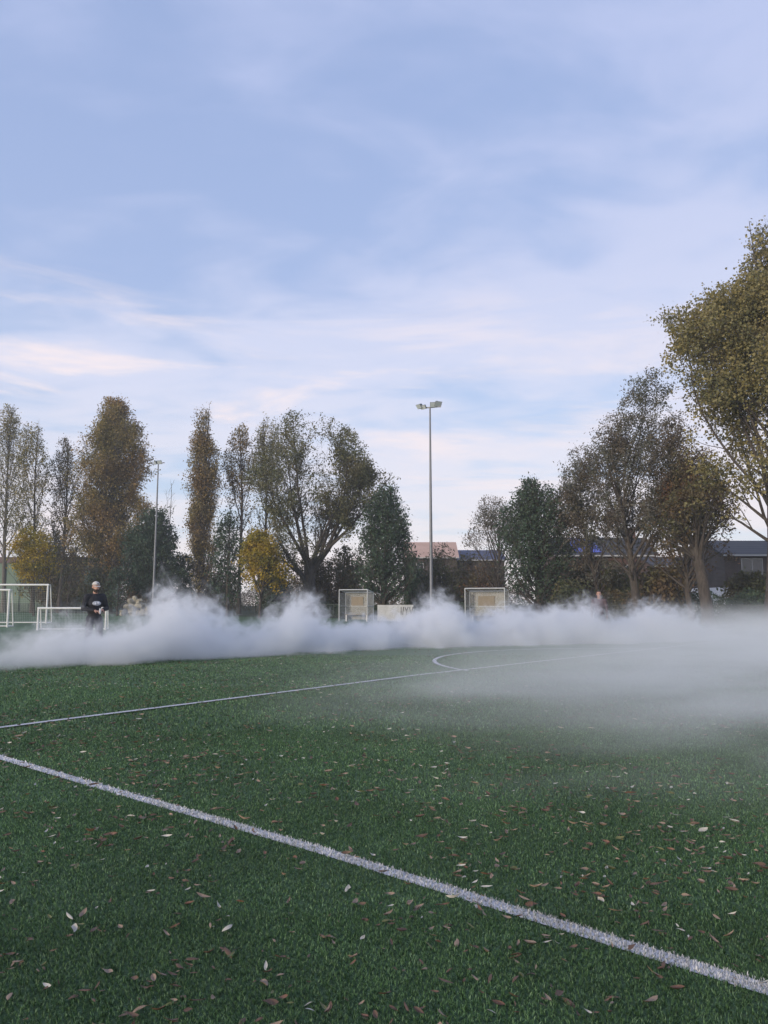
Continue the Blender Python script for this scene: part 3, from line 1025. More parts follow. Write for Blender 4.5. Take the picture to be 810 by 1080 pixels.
T('shrub', 'dark purplish brown thicket under the nearly leafless round tree', 'shrub', 512, 62, [(596, 492, 530), (612, 486, 536), (640, 488, 534)], 'shrub', 'rusty', 0.1, 28, TG, lv1=36, stem=0.5, lmul=0.6)
T('dark_tree', 'dark green dense tree with twigs poking out of its top', 'tree', 568, 52, [(506, 552, 568), (520, 540, 592), (540, 533, 602), (570, 529, 608), (600, 529, 608), (622, 536, 602), (634, 545, 595)], 'dense', 'dark', 0.28, 29, TG, lv1=95, leaf_size=0.2)
T('willow_tree', 'slim loose willow right next to the dark dense tree', 'tree', 634, 50, [(466, 600, 612), (490, 592, 638), (520, 586, 656), (560, 588, 660), (590, 596, 656), (606, 606, 648)], 'sparse', 'grey_willow', 0.18, 30, TG, lv1=32, stem=7.0, lean=(-0.06, 0), leaf_size=0.15, lmul=3.6, gap=0.7)
T('willow_tree', 'tall loose willow with leaning trunk and grey brown foliage', 'tree', 670, 46, [(388, 672, 690), (405, 654, 706), (440, 640, 722), (490, 616, 742), (540, 618, 746), (585, 630, 736), (604, 642, 722)], 'sparse', 'grey_willow', 0.3, 31, TG, lv1=30, stem=9.0, lean=(0.04, 0), lmul=3.4, l1rr=0.42, gap=0.7)
T('brown_tree', 'rusty brown leaved tree between the tall willow and the thick trunk', 'tree', 730, 45, [(470, 708, 738), (495, 692, 758), (540, 680, 778), (590, 688, 776), (608, 698, 766)], 'sparse', 'rusty', 0.22, 32, TG, lv1=34, stem=7.0, leaf_size=0.16, lmul=2.4, gap=0.6)
T('pollard_tree', 'low tree with a thick straight trunk and bushy dark brown crown', 'tree', 746, 40, [(506, 730, 772), (525, 706, 798), (555, 690, 812), (580, 694, 812), (600, 704, 806), (611, 718, 794)], 'fan', 'brown_dark', 0.36, 33, TG, stem=4.4, lv1=26, lmul=2.0, l1start=0.75, l1rr=0.34, shell=(0.05, 0.4))
T('poplar_tree', 'tallest tree, golden leaved poplar reaching out of the picture', 'tree', 812, 38, [(236, 790, 836), (262, 786, 850), (290, 776, 870), (305, 750, 880), (318, 708, 885), (340, 704, 892), (380, 706, 900), (430, 714, 905), (500, 722, 905), (560, 738, 900), (600, 770, 870)], 'sparse', 'golden', 0.34, 35, TG, stem=17.0, lv1=66, leaf_size=0.14, leaf_asp=0.85, lmul=2.2, l1rr=0.36, leaf_spread=0.18, gap=0.8, gapk=1.0, lump=0.3, over=0.15, lean=(0.05, 0))
T('maple_tree', 'small yellow green tree in front of the green hall', 'tree', 36, 72, [(556, 26, 44), (572, 16, 56), (598, 12, 64), (614, 26, 52)], 'sparse', 'yellow', 0.09, 36, TG, lv1=26, stem=4.6, leaf_size=0.2, lmul=1.6, gap=0.5)
T('sapling', 'thin drooping sapling with few leaves beside the person in the cap', 'tree', 71, 72, [(584, 64, 76), (600, 56, 86), (616, 58, 84)], 'sparse', 'bush', 0.07, 37, TG, lv1=12, stem=3.6, leaf_size=0.2, lmul=0.7)
T('shrub', 'olive green shrub rising behind the person in the cap', 'shrub', 102, 76, [(588, 92, 110), (605, 85, 117), (640, 82, 122)], 'shrub', 'bush', 0.1, 38, TG, lv1=40, stem=0.5, leaf_size=0.24)
T('dark_bush', 'dark grey green bush leaning over the pale heap', 'shrub', 124, 74, [(598, 116, 130), (612, 112, 136), (642, 112, 136)], 'dense', 'dark', 0.1, 39, TG, lv1=34, leaf_size=0.24)
T('dark_bush', 'dark bush closing the gap between the brown poplar and the column poplar', 'shrub', 196, 82, [(585, 184, 206), (605, 180, 214), (640, 178, 216)], 'dense', 'dark', 0.1, 40, TG, lv1=40, leaf_size=0.27)
T('shrub', 'brown thicket behind the green hall end, under the thin poplars', 'shrub', 60, 104, [(560, 40, 90), (580, 20, 104), (610, 10, 112), (640, 10, 112)], 'shrub', 'brown_dark', 0.12, 41, TG, lv1=70, stem=0.5, leaf_size=0.3, dmax=2.5)
T('shrub', 'low dark shrub beside the foot of the leaning willow', 'shrub', 600, 48, [(612, 586, 622), (628, 580, 634), (645, 580, 634)], 'shrub', 'bush', 0.08, 42, TG, lv1=34, stem=0.4)

for u_, Y_, rows_, lf_, sd_, lab_ in (
        (228, 84, [(575, 216, 246), (600, 208, 256), (640, 206, 258)], 'bush', 61, 'olive undergrowth at the foot of the airy poplar'),
        (292, 78, [(572, 278, 310), (600, 270, 318), (640, 268, 320)], 'dark', 62, 'dark undergrowth between the yellow tree and the willow trunk'),
        (372, 72, [(575, 356, 392), (600, 346, 398), (640, 344, 400)], 'bush', 63, 'olive undergrowth between willow trunk and the dark pointed tree'),
        (440, 66, [(590, 430, 452), (612, 424, 460), (640, 422, 462)], 'dark', 64, 'dark undergrowth between the dark pointed tree and the taller mast'),
        (146, 90, [(578, 128, 176), (600, 116, 186), (640, 112, 190)], 'brown_dark', 65, 'brown undergrowth beneath the broad orange brown poplar'),
        (700, 47, [(598, 684, 722), (615, 674, 730), (645, 672, 732)], 'brown_dark', 66, 'brown undergrowth between the tall willow and the rusty tree'),
        (622, 56, [(588, 606, 640), (608, 596, 648), (645, 594, 650)], 'brown_dark', 68, 'brown bush in front of the solar panel house, left of the tall willow'),
        (655, 54, [(592, 642, 668), (610, 634, 676), (645, 632, 678)], 'bush', 69, 'olive bush in front of the solar panel house, behind the tall willow trunk'),
        (792, 48, [(604, 776, 812), (618, 766, 822), (645, 764, 824)], 'bush', 70, 'olive bush in front of the grey house at the picture edge'),
        (500, 70, [(585, 486, 520), (606, 480, 530), (640, 478, 534)], 'brown_dark', 67, 'brown undergrowth in front of the slate blue roofed house')):
    T('shrub', lab_, 'shrub', u_, Y_, rows_, 'shrub', lf_, 0.12, sd_, TG, lv1=52, stem=0.5, leaf_size=0.24, dmax=2.4)

# clipped-down hedge along the right part of the fence
def hedge(name, label, u0, u1, off, h, th, leaf, seed):
    a = fence_pt(u0, off); b = fence_pt(u1, off)
    d = (b - a); ln = d.length
    root = empty(name, a, math.atan2(d.y, d.x), label, 'hedge')
    rg = np.random.default_rng(seed)
    n = int(ln * 900)
    x = rg.uniform(0, ln, n)
    top = h * (0.82 + 0.12 * np.sin(x * 0.9 + 1) + 0.10 * np.sin(x * 2.7) + 0.1 * np.sin(x * 0.31))
    z = rg.uniform(0.02, 1, n) ** 0.8 * top
    y = rg.normal(0, th * 0.32, n)
    P = np.stack([x, y, z], 1) + rg.normal(0, 0.05, (n, 3))
    s = 0.14 * rg.uniform(0.6, 1.4, n)
    a_ = rg.normal(0, 1, (n, 3)); a_ /= np.linalg.norm(a_, axis=1)[:, None]
    b_ = rg.normal(0, 1, (n, 3)); b_ -= a_ * (a_ * b_).sum(1)[:, None]; b_ /= np.linalg.norm(b_, axis=1)[:, None]
    A = a_ * (s / 2)[:, None]; B = b_ * (s * 0.3)[:, None]
    V = np.stack([P - A, P + B, P + A, P - B], 1).reshape(-1, 3)
    mesh_np('foliage', V, np.arange(n * 4), np.full(n, 4), M_lf[leaf], root)
    bm = bmesh.new()
    rr = random.Random(seed)
    for i in range(int(ln * 2.2)):
        xx = rr.uniform(0, ln)
        cyl(bm, (xx, rr.gauss(0, 0.1), 0), (xx + rr.gauss(0, 0.15), rr.gauss(0, 0.2), h * rr.uniform(0.5, 0.85)), 0.02, 0.008, 5)
    obj('stems', bm, M_bark, root)
    return root


hedge('hedge', 'dark hedge along the fence below the solar panel house', 572, 694, 1.8, 2.3, 1.2, 'brown_dark', 51)
hedge('hedge', 'lower dark hedge along the fence below the grey house', 694, 850, 1.8, 2.2, 1.2, 'dark', 54)
hedge('hedge', 'tall overgrown hedge closing the gaps behind the trees in the middle', 170, 560, 20, 3.4, 2.0, 'brown_dark', 53)
hedge('hedge', 'low overgrown hedge behind the dugouts along the fence', 284, 552, 1.8, 1.3, 1.2, 'dark', 52)

# ------------------------------------------------------------------ fence
M_fence = plain('fence_paint', (0.035, 0.045, 0.04), 0.5)
a = fence_pt(-40); b = fence_pt(850)
d = b - a
ln = d.length
fr = empty('bar_fence', a, math.atan2(d.y, d.x), 'low dark metal bar fence running along the whole far side of the pitch', 'fence')
FH = 1.15
npost = 46
for i in range(npost):
    bm = bmesh.new()
    x = ln * i / (npost - 1)
    box(bm, x - 0.03, x + 0.03, -0.03, 0.03, 0, FH + 0.06)
    obj('post', bm, M_fence, fr)
for z in (0.15, FH):
    bm = bmesh.new()
    box(bm, 0, ln, -0.02, 0.02, z - 0.02, z + 0.02)
    obj('rail', bm, M_fence, fr)
bm = bmesh.new()
x = 0.12
while x < ln:
    box(bm, x - 0.008, x + 0.008, -0.008, 0.008, 0.172, FH - 0.022)
    x += 0.14
obj('bars', bm, M_fence, fr)

# ------------------------------------------------------------------ floodlight masts
M_galv = plain('galvanised', (0.17, 0.18, 0.20), 0.5, 0.3, 0.2)
M_lamp = plain('lamp_housing', (0.20, 0.22, 0.22), 0.5, 0.3)
M_lens = glass_mat('lamp_glass', (0.55, 0.6, 0.62), 0.1)


def mast(u, Y, vtop, label, facing, heads, hs):
    top = at(u, vtop, Y)
    root = empty('floodlight_mast', (top.x, Y, 0), facing, label, 'floodlight', 'floodlight masts behind the pitch')
    Ht = top.z
    bm = bmesh.new()
    cyl(bm, (0, 0, 0), (0, 0, Ht), 0.13, 0.055, 14)
    cyl(bm, (0, 0, 0), (0, 0, 0.03), 0.24, 0.24, 14)
    box(bm, -0.06, 0.06, -0.145, -0.10, 0.6, 1.1)
    obj('pole', bm, M_galv, root, False)
    w_ = hs * 1.0
    bm = bmesh.new()
    box(bm, -w_, w_, -0.04, 0.04, Ht - 0.02, Ht + 0.06)
    obj('crossarm', bm, M_galv, root)
    for (px, pz, yaw, tilt, s) in heads:
        bm = bmesh.new()
        Mx = Matrix.Translation((px * hs, -0.05, Ht + 0.10 + pz * hs)) @ Matrix.Rotation(yaw, 4, 'Z') @ Matrix.Rotation(tilt, 4, 'X')
        # lamp: flared box, back small, front wide
        a_, b_, dp = 0.20 * s * hs, 0.34 * s * hs, 0.34 * s * hs
        f = [(-a_, dp * 0.5, -a_ * 0.7), (a_, dp * 0.5, -a_ * 0.7), (a_, dp * 0.5, a_ * 0.7), (-a_, dp * 0.5, a_ * 0.7),
             (-b_, -dp * 0.5, -b_ * 0.75), (b_, -dp * 0.5, -b_ * 0.75), (b_, -dp * 0.5, b_ * 0.75), (-b_, -dp * 0.5, b_ * 0.75)]
        vs = [bm.verts.new(Mx @ Vector(q)) for q in f]
        for q in ((0, 1, 2, 3), (7, 6, 5, 4), (0, 4, 5, 1), (1, 5, 6, 2), (2, 6, 7, 3), (3, 7, 4, 0)):
            bm.faces.new([vs[i] for i in q])
        ball(bm, Mx @ Vector((0, dp * 0.6, 0)), a_ * 0.8, seg=10)
        cyl(bm, (px * hs, 0, Ht + 0.05), Mx @ Vector((0, 0, -a_ * 0.8)), 0.03, 0.03, 6)
        h_ = obj('floodlight', bm, M_lamp, root)
        bm = bmesh.new()
        c_ = [(-b_ * .9, -dp * 0.5 - 0.004, -b_ * .66), (b_ * .9, -dp * 0.5 - 0.004, -b_ * .66), (b_ * .9, -dp * 0.5 - 0.004, b_ * .66), (-b_ * .9, -dp * 0.5 - 0.004, b_ * .66)]
        c2 = [(x_, y_ - 0.012, z_) for x_, y_, z_ in c_]
        v1 = [bm.verts.new(Mx @ Vector(q)) for q in c_]; v2 = [bm.verts.new(Mx @ Vector(q)) for q in c2]
        bm.faces.new(v1); bm.faces.new(v2[::-1])
        for i in range(4):
            j = (i + 1) % 4
            bm.faces.new((v1[j], v1[i], v2[i], v2[j]))
        obj('lens', bm, M_lens, h_)
    return root


mast(453.5, 50, 430, 'taller grey floodlight mast with two spread lamp pairs, beside the shrub', math.radians(-18),
     [(-0.92, 0.10, math.radians(-35), math.radians(38), 0.85), (-0.55, 0.0, math.radians(-20), math.radians(35), 0.8), (0.34, 0.14, math.radians(18), math.radians(32), 0.95), (0.72, 0.2, math.radians(38), math.radians(36), 0.95)], 0.78)
mast(167.0, 70, 489, 'slimmer grey floodlight mast with a compact lamp head between the poplars', math.radians(-30),
     [(-0.32, 0.05, math.radians(-25), math.radians(35), 0.85), (0.32, 0.05, math.radians(25), math.radians(35), 0.9)], 0.8)

# ------------------------------------------------------------------ goals
M_white = plain('white_paint', (0.74, 0.74, 0.71), 0.4, 0, 0.08)
M_net = plain('net_cord', (0.5, 0.52, 0.5), 0.8)


def goal(name, label, left, Y, wid, ht, dep, rot, rt, top_dep=0.0, group=None):
    """left: world x of the left post; the mouth faces the camera (-Y) before rot"""
    root = empty(name, (left, Y, 0), rot, label, 'goal', group)
    for x in (0, wid):
        bm = bmesh.new(); cyl(bm, (x, 0, 0), (x, 0, ht), rt, rt, 10); obj('post', bm, M_white, root)
        bm = bmesh.new()
        cyl(bm, (x, top_dep, ht), (x, dep, 0.05), rt * 0.6, rt * 0.6, 8)
        cyl(bm, (x, 0, 0.05), (x, dep, 0.05), rt * 0.6, rt * 0.6, 8)
        if top_dep: cyl(bm, (x, 0, ht), (x, top_dep, ht), rt * 0.6, rt * 0.6, 8)
        obj('side_stay', bm, M_white, root)
    bm = bmesh.new(); cyl(bm, (-rt, 0, ht), (wid + rt, 0, ht), rt, rt, 10); obj('crossbar', bm, M_white, root)
    bm = bmesh.new(); cyl(bm, (0, dep, 0.05), (wid, dep, 0.05), rt * 0.6, rt * 0.6, 8); obj('ground_bar', bm, M_white, root)
    bm = bmesh.new()
    st = 0.14
    prof = [(0.0, ht)] + ([(top_dep, ht)] if top_dep else []) + [(dep, 0.05)]
    n = int(wid / st)
    for i in range(n + 1):
        x = wid * i / n
        for (y0, z0), (y1, z1) in zip(prof[:-1], prof[1:]):
            cyl(bm, (x, y0, z0 - 0.01), (x, y1, z1), 0.003, 0.003, 3)
    y0, z0 = prof[-2]; y1, z1 = prof[-1]
    m = int(math.hypot(y1 - y0, z1 - z0) / st)
    for i in range(m + 1):
        t = i / m
        cyl(bm, (0, y0 + (y1 - y0) * t, z0 + (z1 - z0) * t), (wid, y0 + (y1 - y0) * t, z0 + (z1 - z0) * t), 0.003, 0.003, 3)
    obj('net', bm, M_net, root)
    return root


GG = 'goals standing on the far pitch'
p = at(39.5, 664, 36)
q_ = at(109.5, 664, 36)
goal('mini_goal', 'low white mini goal in front of the big goal, touching the smoke', p.x, 36, q_.x - p.x, at(40, 641.5, 36).z, 0.45, math.radians(4), 0.05, 0.25, GG)
p = at(48, 617, 47)
goal('football_goal', 'full size white goal behind the mini goal, cut by the picture edge', p.x - 7.32, 47, 7.32, 2.44, 0.9, math.radians(3), 0.06, 0.4, GG)
p = at(8, 622, 40)
goal('football_goal', 'smaller white goal at the very edge of the picture, inside the big goal mouth', p.x - 4.0, 40, 4.0, 2.0, 0.7, math.radians(3), 0.055, 0.3, GG)

# ------------------------------------------------------------------ dugouts and the board between them
M_panel = clear_panel_mat('dugout_panel', (0.42, 0.43, 0.42), 0.42)
M_frame = plain('dugout_frame', (0.56, 0.57, 0.57), 0.45, 0.2)
M_wood = plain('bench_wood', (0.24, 0.20, 0.15), 0.7)


def dugout(uL, uR, vtop, Y, rot, label):
    pL, pR = at(uL, vtop, Y), at(uR, vtop, Y)
    wd = (pR.x - pL.x)
    ht = pL.z
    dp = 1.0
    root = empty('dugout', ((pL.x + pR.x) / 2, Y, 0), rot, label, 'dugout', 'dugouts along the far touchline')
    h2 = wd / 2
    r = 0.035
    for x in (-h2, h2):
        bm = bmesh.new(); cyl(bm, (x, 0, 0), (x, 0, ht), r, r, 8); obj('post', bm, M_frame, root)
        bm = bmesh.new(); cyl(bm, (x, dp, 0), (x, dp, ht * 0.92), r, r, 8); obj('post', bm, M_frame, root)
    bm = bmesh.new()
    cyl(bm, (-h2, 0, ht), (h2, 0, ht), r, r, 8)
    cyl(bm, (-h2, dp, ht * 0.92), (h2, dp, ht * 0.92), r, r, 8)
    for x in (-h2, h2):
        cyl(bm, (x, 0, ht), (x, dp, ht * 0.92), r, r, 8)
        cyl(bm, (x, 0, ht * 0.48), (x, dp, ht * 0.48), r * 0.8, r * 0.8, 8)
    cyl(bm, (-h2, dp, ht * 0.48), (h2, dp, ht * 0.48), r * 0.8, r * 0.8, 8)
    obj('roof_frame', bm, M_frame, root)
    bm = bmesh.new(); box(bm, -h2 + 0.04, h2 - 0.04, dp - 0.012, dp + 0.006, 0.12, ht * 0.92 - 0.04); obj('back_panel', bm, M_panel, root)
    for x in (-h2, h2):
        bm = bmesh.new(); box(bm, x - 0.006, x + 0.006, 0.05, dp - 0.05, 0.12, ht * 0.9); obj('side_panel', bm, M_panel, root)
    bm = bmesh.new()
    vs = box(bm, -h2 + 0.04, h2 - 0.04, 0.04, dp - 0.04, ht + 0.0, ht + 0.014)
    for v in vs: v.co.z -= 0.08 * ht * v.co.y / dp - 0.03
    obj('roof_panel', bm, M_panel, root)
    bm = bmesh.new()
    for k_ in range(3): box(bm, -h2 + 0.15, h2 - 0.15, 0.5 + k_ * 0.13, 0.61 + k_ * 0.13, 0.45, 0.485)
    b_ = obj('bench', bm, M_wood, root)
    for x in (-h2 + 0.3, h2 - 0.3):
        bm = bmesh.new(); box(bm, x - 0.03, x + 0.03, 0.52, 0.86, 0, 0.448); obj('leg', bm, M_frame, b_)
    # inner pale board hung on the back panel's frame
    bm = bmesh.new(); box(bm, -h2 * 0.55, h2 * 0.3, dp - 0.05, dp - 0.02, ht * 0.5, ht * 0.78); obj('backrest_board', bm, M_wood, root)
    return root


dugout(356, 389, 622, 52, math.radians(-24), 'transparent walled dugout left of the white board, in front of the dark pointed tree')
dugout(489.5, 532.5, 620.5, 48, math.radians(-24), 'transparent walled dugout on the far side of the mast, under the nearly leafless tree')

bp_ = at(417, 638, 47)
hb = bp_.z
wb = at(436, 638, 47).x - at(398, 638, 47).x
root = empty('advertising_board', (bp_.x, 47, 0), math.radians(-6), 'white board with black marks standing between dugout and mast', 'board')
M_board = plain('board_face', (0.46, 0.46, 0.45), 0.6, 0, 0.25, 2.0)
bm = bmesh.new(); box(bm, -wb / 2, wb / 2, -0.02, 0.02, 0.15, hb); obj('panel', bm, M_board, root)
for x in (-wb / 2 + 0.12, wb / 2 - 0.12):
    bm = bmesh.new(); box(bm, x - 0.03, x + 0.03, 0.022, 0.08, 0, hb - 0.02); obj('leg', bm, M_galv, root)
bm = bmesh.new()
M_black = plain('board_ink', (0.02, 0.02, 0.022), 0.6)


def stroke(bm, x0, z0, x1, z1, th=0.05):
    d_ = Vector((x1 - x0, 0, z1 - z0)); ln_ = d_.length
    Mx = Matrix.Translation((x0, -0.0245, z0)) @ Matrix.Rotation(-math.atan2(d_.z, d_.x), 4, 'Y')
    box(bm, 0, ln_, -0.002, 0.002, -th / 2, th / 2, Mx)


zz = hb - 0.12
hh_ = 0.5
x0 = wb * 0.16
stroke(bm, x0, zz - hh_, x0, zz)
stroke(bm, x0 + 0.10, zz - hh_, x0 + 0.16, zz)
stroke(bm, x0 + 0.24, zz, x0 + 0.33, zz - 0.24); stroke(bm, x0 + 0.45, zz, x0 + 0.345, zz - 0.245); stroke(bm, x0 + 0.338, zz - 0.28, x0 + 0.338, zz - hh_)
stroke(bm, x0 + 0.54, zz, x0 + 0.60, zz - hh_ * 0.9); stroke(bm, x0 + 0.75, zz, x0 + 0.65, zz - hh_ * 0.9)
bmo = obj('lettering', bm, M_black, root)

# ------------------------------------------------------------------ heap near the left mast
M_heap = plain('heap_pale', (0.30, 0.27, 0.20), 0.9, 0, 0.45, 3.0, 0.6)
hp = at(143, 640, 73)
bm = bmesh.new()
rr = random.Random(5)
for i in range(46):
    x = rr.uniform(-1.25, 1.25)
    zt_ = 1.7 * (1 - (x / 1.5) ** 2)
    z = rr.uniform(0.1, max(0.2, zt_))
    s = rr.uniform(0.16, 0.36)
    Mx = Matrix.Rotation(rr.uniform(0, 3), 3, Vector((rr.random(), rr.random(), rr.random() + 0.1)).normalized())
    bmesh.ops.create_icosphere(bm, subdivisions=2, radius=1, matrix=Matrix.Translation((x, rr.uniform(-0.4, 0.4), z)) @ Mx.to_4x4() @ Matrix.Diagonal((s * 1.4, s, s * 0.8, 1)))
for v in bm.verts:
    v.co += Vector((rr.gauss(0, 0.02), rr.gauss(0, 0.02), rr.gauss(0, 0.02)))
    v.co.z = max(0, v.co.z)
h_ = obj('rubble_heap', bm, M_heap)
h_.location = (hp.x, 73, 0)
tag(h_, 'pale heap of rubble and cut brush at the foot of the dark bushy tree', 'heap')

# ------------------------------------------------------------------ buildings
M_green_clad = stripes_mat('green_cladding', (0.115, 0.175, 0.130), (0.165, 0.235, 0.180), 3.2, 'X')
M_maroon = plain('maroon_edge', (0.085, 0.045, 0.05), 0.6)
M_brick = brick_mat('brick_red', (0.125, 0.055, 0.038), (0.085, 0.042, 0.032), (0.13, 0.11, 0.10))
M_brick_d = brick_mat('brick_dark', (0.08, 0.058, 0.05), (0.055, 0.042, 0.038), (0.11, 0.10, 0.09))
M_tile_pink = stripes_mat('tile_pink', (0.40, 0.26, 0.20), (0.55, 0.38, 0.30), 1.6, 'Z')
M_tile_dark = stripes_mat('tile_dark', (0.028, 0.028, 0.032), (0.06, 0.058, 0.062), 1.6, 'Z')
M_tile_blue = stripes_mat('tile_blue', (0.055, 0.065, 0.12), (0.085, 0.10, 0.17), 1.6, 'Z')
M_winf = plain('window_frame', (0.42, 0.42, 0.41), 0.5, 0, 0.06)
M_pane = glass_mat('window_pane', (0.03, 0.035, 0.045), 0.05)
M_solar = glass_mat('solar_cell', (0.055, 0.075, 0.42), 0.22)


def window(parent, x, z, w_, h_, yf=0.0, mull=1, frame=M_winf):
    f = 0.07
    bm = bmesh.new()
    box(bm, x - w_ / 2, x + w_ / 2, yf - 0.05, yf - 0.003, z - h_ / 2, z - h_ / 2 + f)
    box(bm, x - w_ / 2, x + w_ / 2, yf - 0.05, yf - 0.003, z + h_ / 2 - f, z + h_ / 2)
    for k_ in range(mull + 2):
        xx = x - w_ / 2 + f / 2 + (w_ - f) * k_ / (mull + 1)
        box(bm, xx - f / 2, xx + f / 2, yf - 0.05, yf - 0.003, z - h_ / 2 + f + 0.001, z + h_ / 2 - f - 0.001)
    wn = obj('window', bm, frame, parent)
    bm = bmesh.new()
    box(bm, x - w_ / 2 + f * 0.5, x + w_ / 2 - f * 0.5, yf - 0.02, yf - 0.006, z - h_ / 2 + f * 0.5, z + h_ / 2 - f * 0.5)
    obj('pane', bm, M_pane, wn)
    bm = bmesh.new()
    box(bm, x - w_ / 2 - 0.08, x + w_ / 2 + 0.08, yf - 0.12, yf - 0.002, z - h_ / 2 - 0.08, z - h_ / 2 - 0.003)
    obj('sill', bm, frame, wn)
    return wn


def house(name, label, x0, Y, wid, dep, eave, ridge, rot, wallm, roofm, wins, chim=(), over=0.35, door=None):
    root = empty(name, (x0, Y, 0), rot, label, 'house')
    bm = bmesh.new()
    # walls with gables, ridge along x
    prism_out = [(0, 0), (dep, 0), (dep, eave), (dep / 2, ridge - 0.12), (0, eave)]
    A = [bm.verts.new((0, y, z)) for y, z in prism_out]
    B = [bm.verts.new((wid, y, z)) for y, z in prism_out]
    bm.faces.new(A); bm.faces.new(B[::-1])
    for i in range(5):
        j = (i + 1) % 5
        bm.faces.new((A[i], A[j], B[j], B[i]))
    obj('wall', bm, wallm, root)
    bm = bmesh.new()
    sl = (ridge - eave) / (dep / 2)
    ye, ze = -over, eave - sl * over + 0.06
    ro = [(ye, ze), (dep / 2, ridge + 0.06), (dep - ye, ze), (dep - ye, ze + 0.16), (dep / 2, ridge + 0.24), (ye, ze + 0.16)]
    A = [bm.verts.new((-0.25, y, z)) for y, z in ro]
    B = [bm.verts.new((wid + 0.25, y, z)) for y, z in ro]
    bm.faces.new(A); bm.faces.new(B[::-1])
    for i in range(6):
        j = (i + 1) % 6
        bm.faces.new((A[i], A[j], B[j], B[i]))
    rf = obj('roof', bm, roofm, root)
    for cx in chim:
        bm = bmesh.new()
        box(bm, cx - 0.35, cx + 0.35, dep / 2 - 0.3, dep / 2 + 0.3, ridge - 0.3, ridge + 1.1)
        box(bm, cx - 0.4, cx + 0.4, dep / 2 - 0.35, dep / 2 + 0.35, ridge + 1.1, ridge + 1.22)
        obj('chimney', bm, wallm, rf)
    bm = bmesh.new()
    box(bm, -0.25, wid + 0.25, ye - 0.13, ye - 0.01, ze + 0.0, ze + 0.14)
    obj('gutter', bm, M_winf, root)
    for wv in wins: window(root, *wv)
    if door:
        x, w_, h_ = door
        bm = bmesh.new(); box(bm, x - w_ / 2, x + w_ / 2, -0.06, -0.003, 0.02, h_)
        dr = obj('door', bm, M_winf, root)
        bm = bmesh.new(); box(bm, x - w_ / 2 + 0.12, x + w_ / 2 - 0.12, -0.075, -0.062, h_ * 0.45, h_ - 0.15); obj('pane', bm, M_pane, dr)
        bm = bmesh.new(); cyl(bm, (x + w_ / 2 - 0.14, -0.12, 1.05), (x + w_ / 2 - 0.14, -0.062, 1.05), 0.03, 0.03, 8); obj('handle', bm, M_galv, dr)
    return root


# green sports hall, far left
Yh = 108
pa = at(-60, 589, Yh); pb = at(92, 593, Yh)
root = empty('sports_hall', (pa.x, Yh, 0), math.radians(-2.0), 'long pale green clad hall with a dark maroon roof edge', 'hall')
wl = pb.x - pa.x
bm = bmesh.new(); box(bm, 0, wl, 0, 14, 0, 7.0); obj('wall', bm, M_green_clad, root)
bm = bmesh.new(); box(bm, -0.2, wl + 0.2, -0.25, 14.25, 7.003, 7.85); rf = obj('roof_edge', bm, M_maroon, root)
bm = bmesh.new()
for k_ in range(10):
    x = 1 + k_ * (wl - 2) / 9
    box(bm, x - 0.05, x + 0.05, -0.12, -0.003, 0, 6.95)
obj('downpipe', bm, M_green_clad, root)

Yc = 96
pa = at(428, 586, Yc); pb = at(482, 586, Yc)
wdt = pb.x - pa.x
house('brick_house', 'brick house with a pale pinkish tiled roof behind the taller mast', pa.x, Yc, wdt, 7.5, at(440, 588, Yc).z, at(440, 573.5, Yc + 3.5).z, 0, M_brick_d, M_tile_pink,
      [(at(443, 601, Yc).x - pa.x, at(443, 601, Yc).z, 1.0, 1.7), (4.6, 4.3, 1.2, 1.5), (1.9, 1.5, 1.4, 1.6)], door=(5.4, 1.0, 2.1))
pa = at(484, 590, 98); pb = at(532, 590, 98)
house('brick_house', 'dark brick house with a slate blue roof behind the nearly leafless tree', pa.x, 98, pb.x - pa.x, 8, at(500, 591, 98).z, at(500, 581.5, 101).z, 0, M_brick_d, M_tile_blue,
      [(1.5, 4.2, 1.2, 1.5), (4.2, 4.2, 1.0, 1.5), (3.9, 1.5, 1.2, 1.5)], door=(1.6, 1.0, 2.1))
Yr = 74
pa = at(586, 585, Yr); pb = at(692, 585, Yr)
root = house('brick_house', 'red brick house with blue solar panels on its dark roof', pa.x, Yr, pb.x - pa.x, 8, at(620, 586, Yr).z, at(620, 569.5, Yr + 4).z, 0, M_brick, M_tile_dark,
             [(at(622, 606, Yr).x - pa.x, 4.0, 1.3, 1.5), (at(664, 603, Yr).x - pa.x, 4.1, 0.8, 1.9), (at(645, 606, Yr).x - pa.x, 4.0, 1.3, 1.5), (at(610, 625, Yr).x - pa.x, 1.6, 1.4, 1.5)], chim=(9.0,), door=(at(640, 625, Yr).x - pa.x, 1.0, 2.1))
rf = [c_ for c_ in root.children if c_.name.startswith('roof')][0]
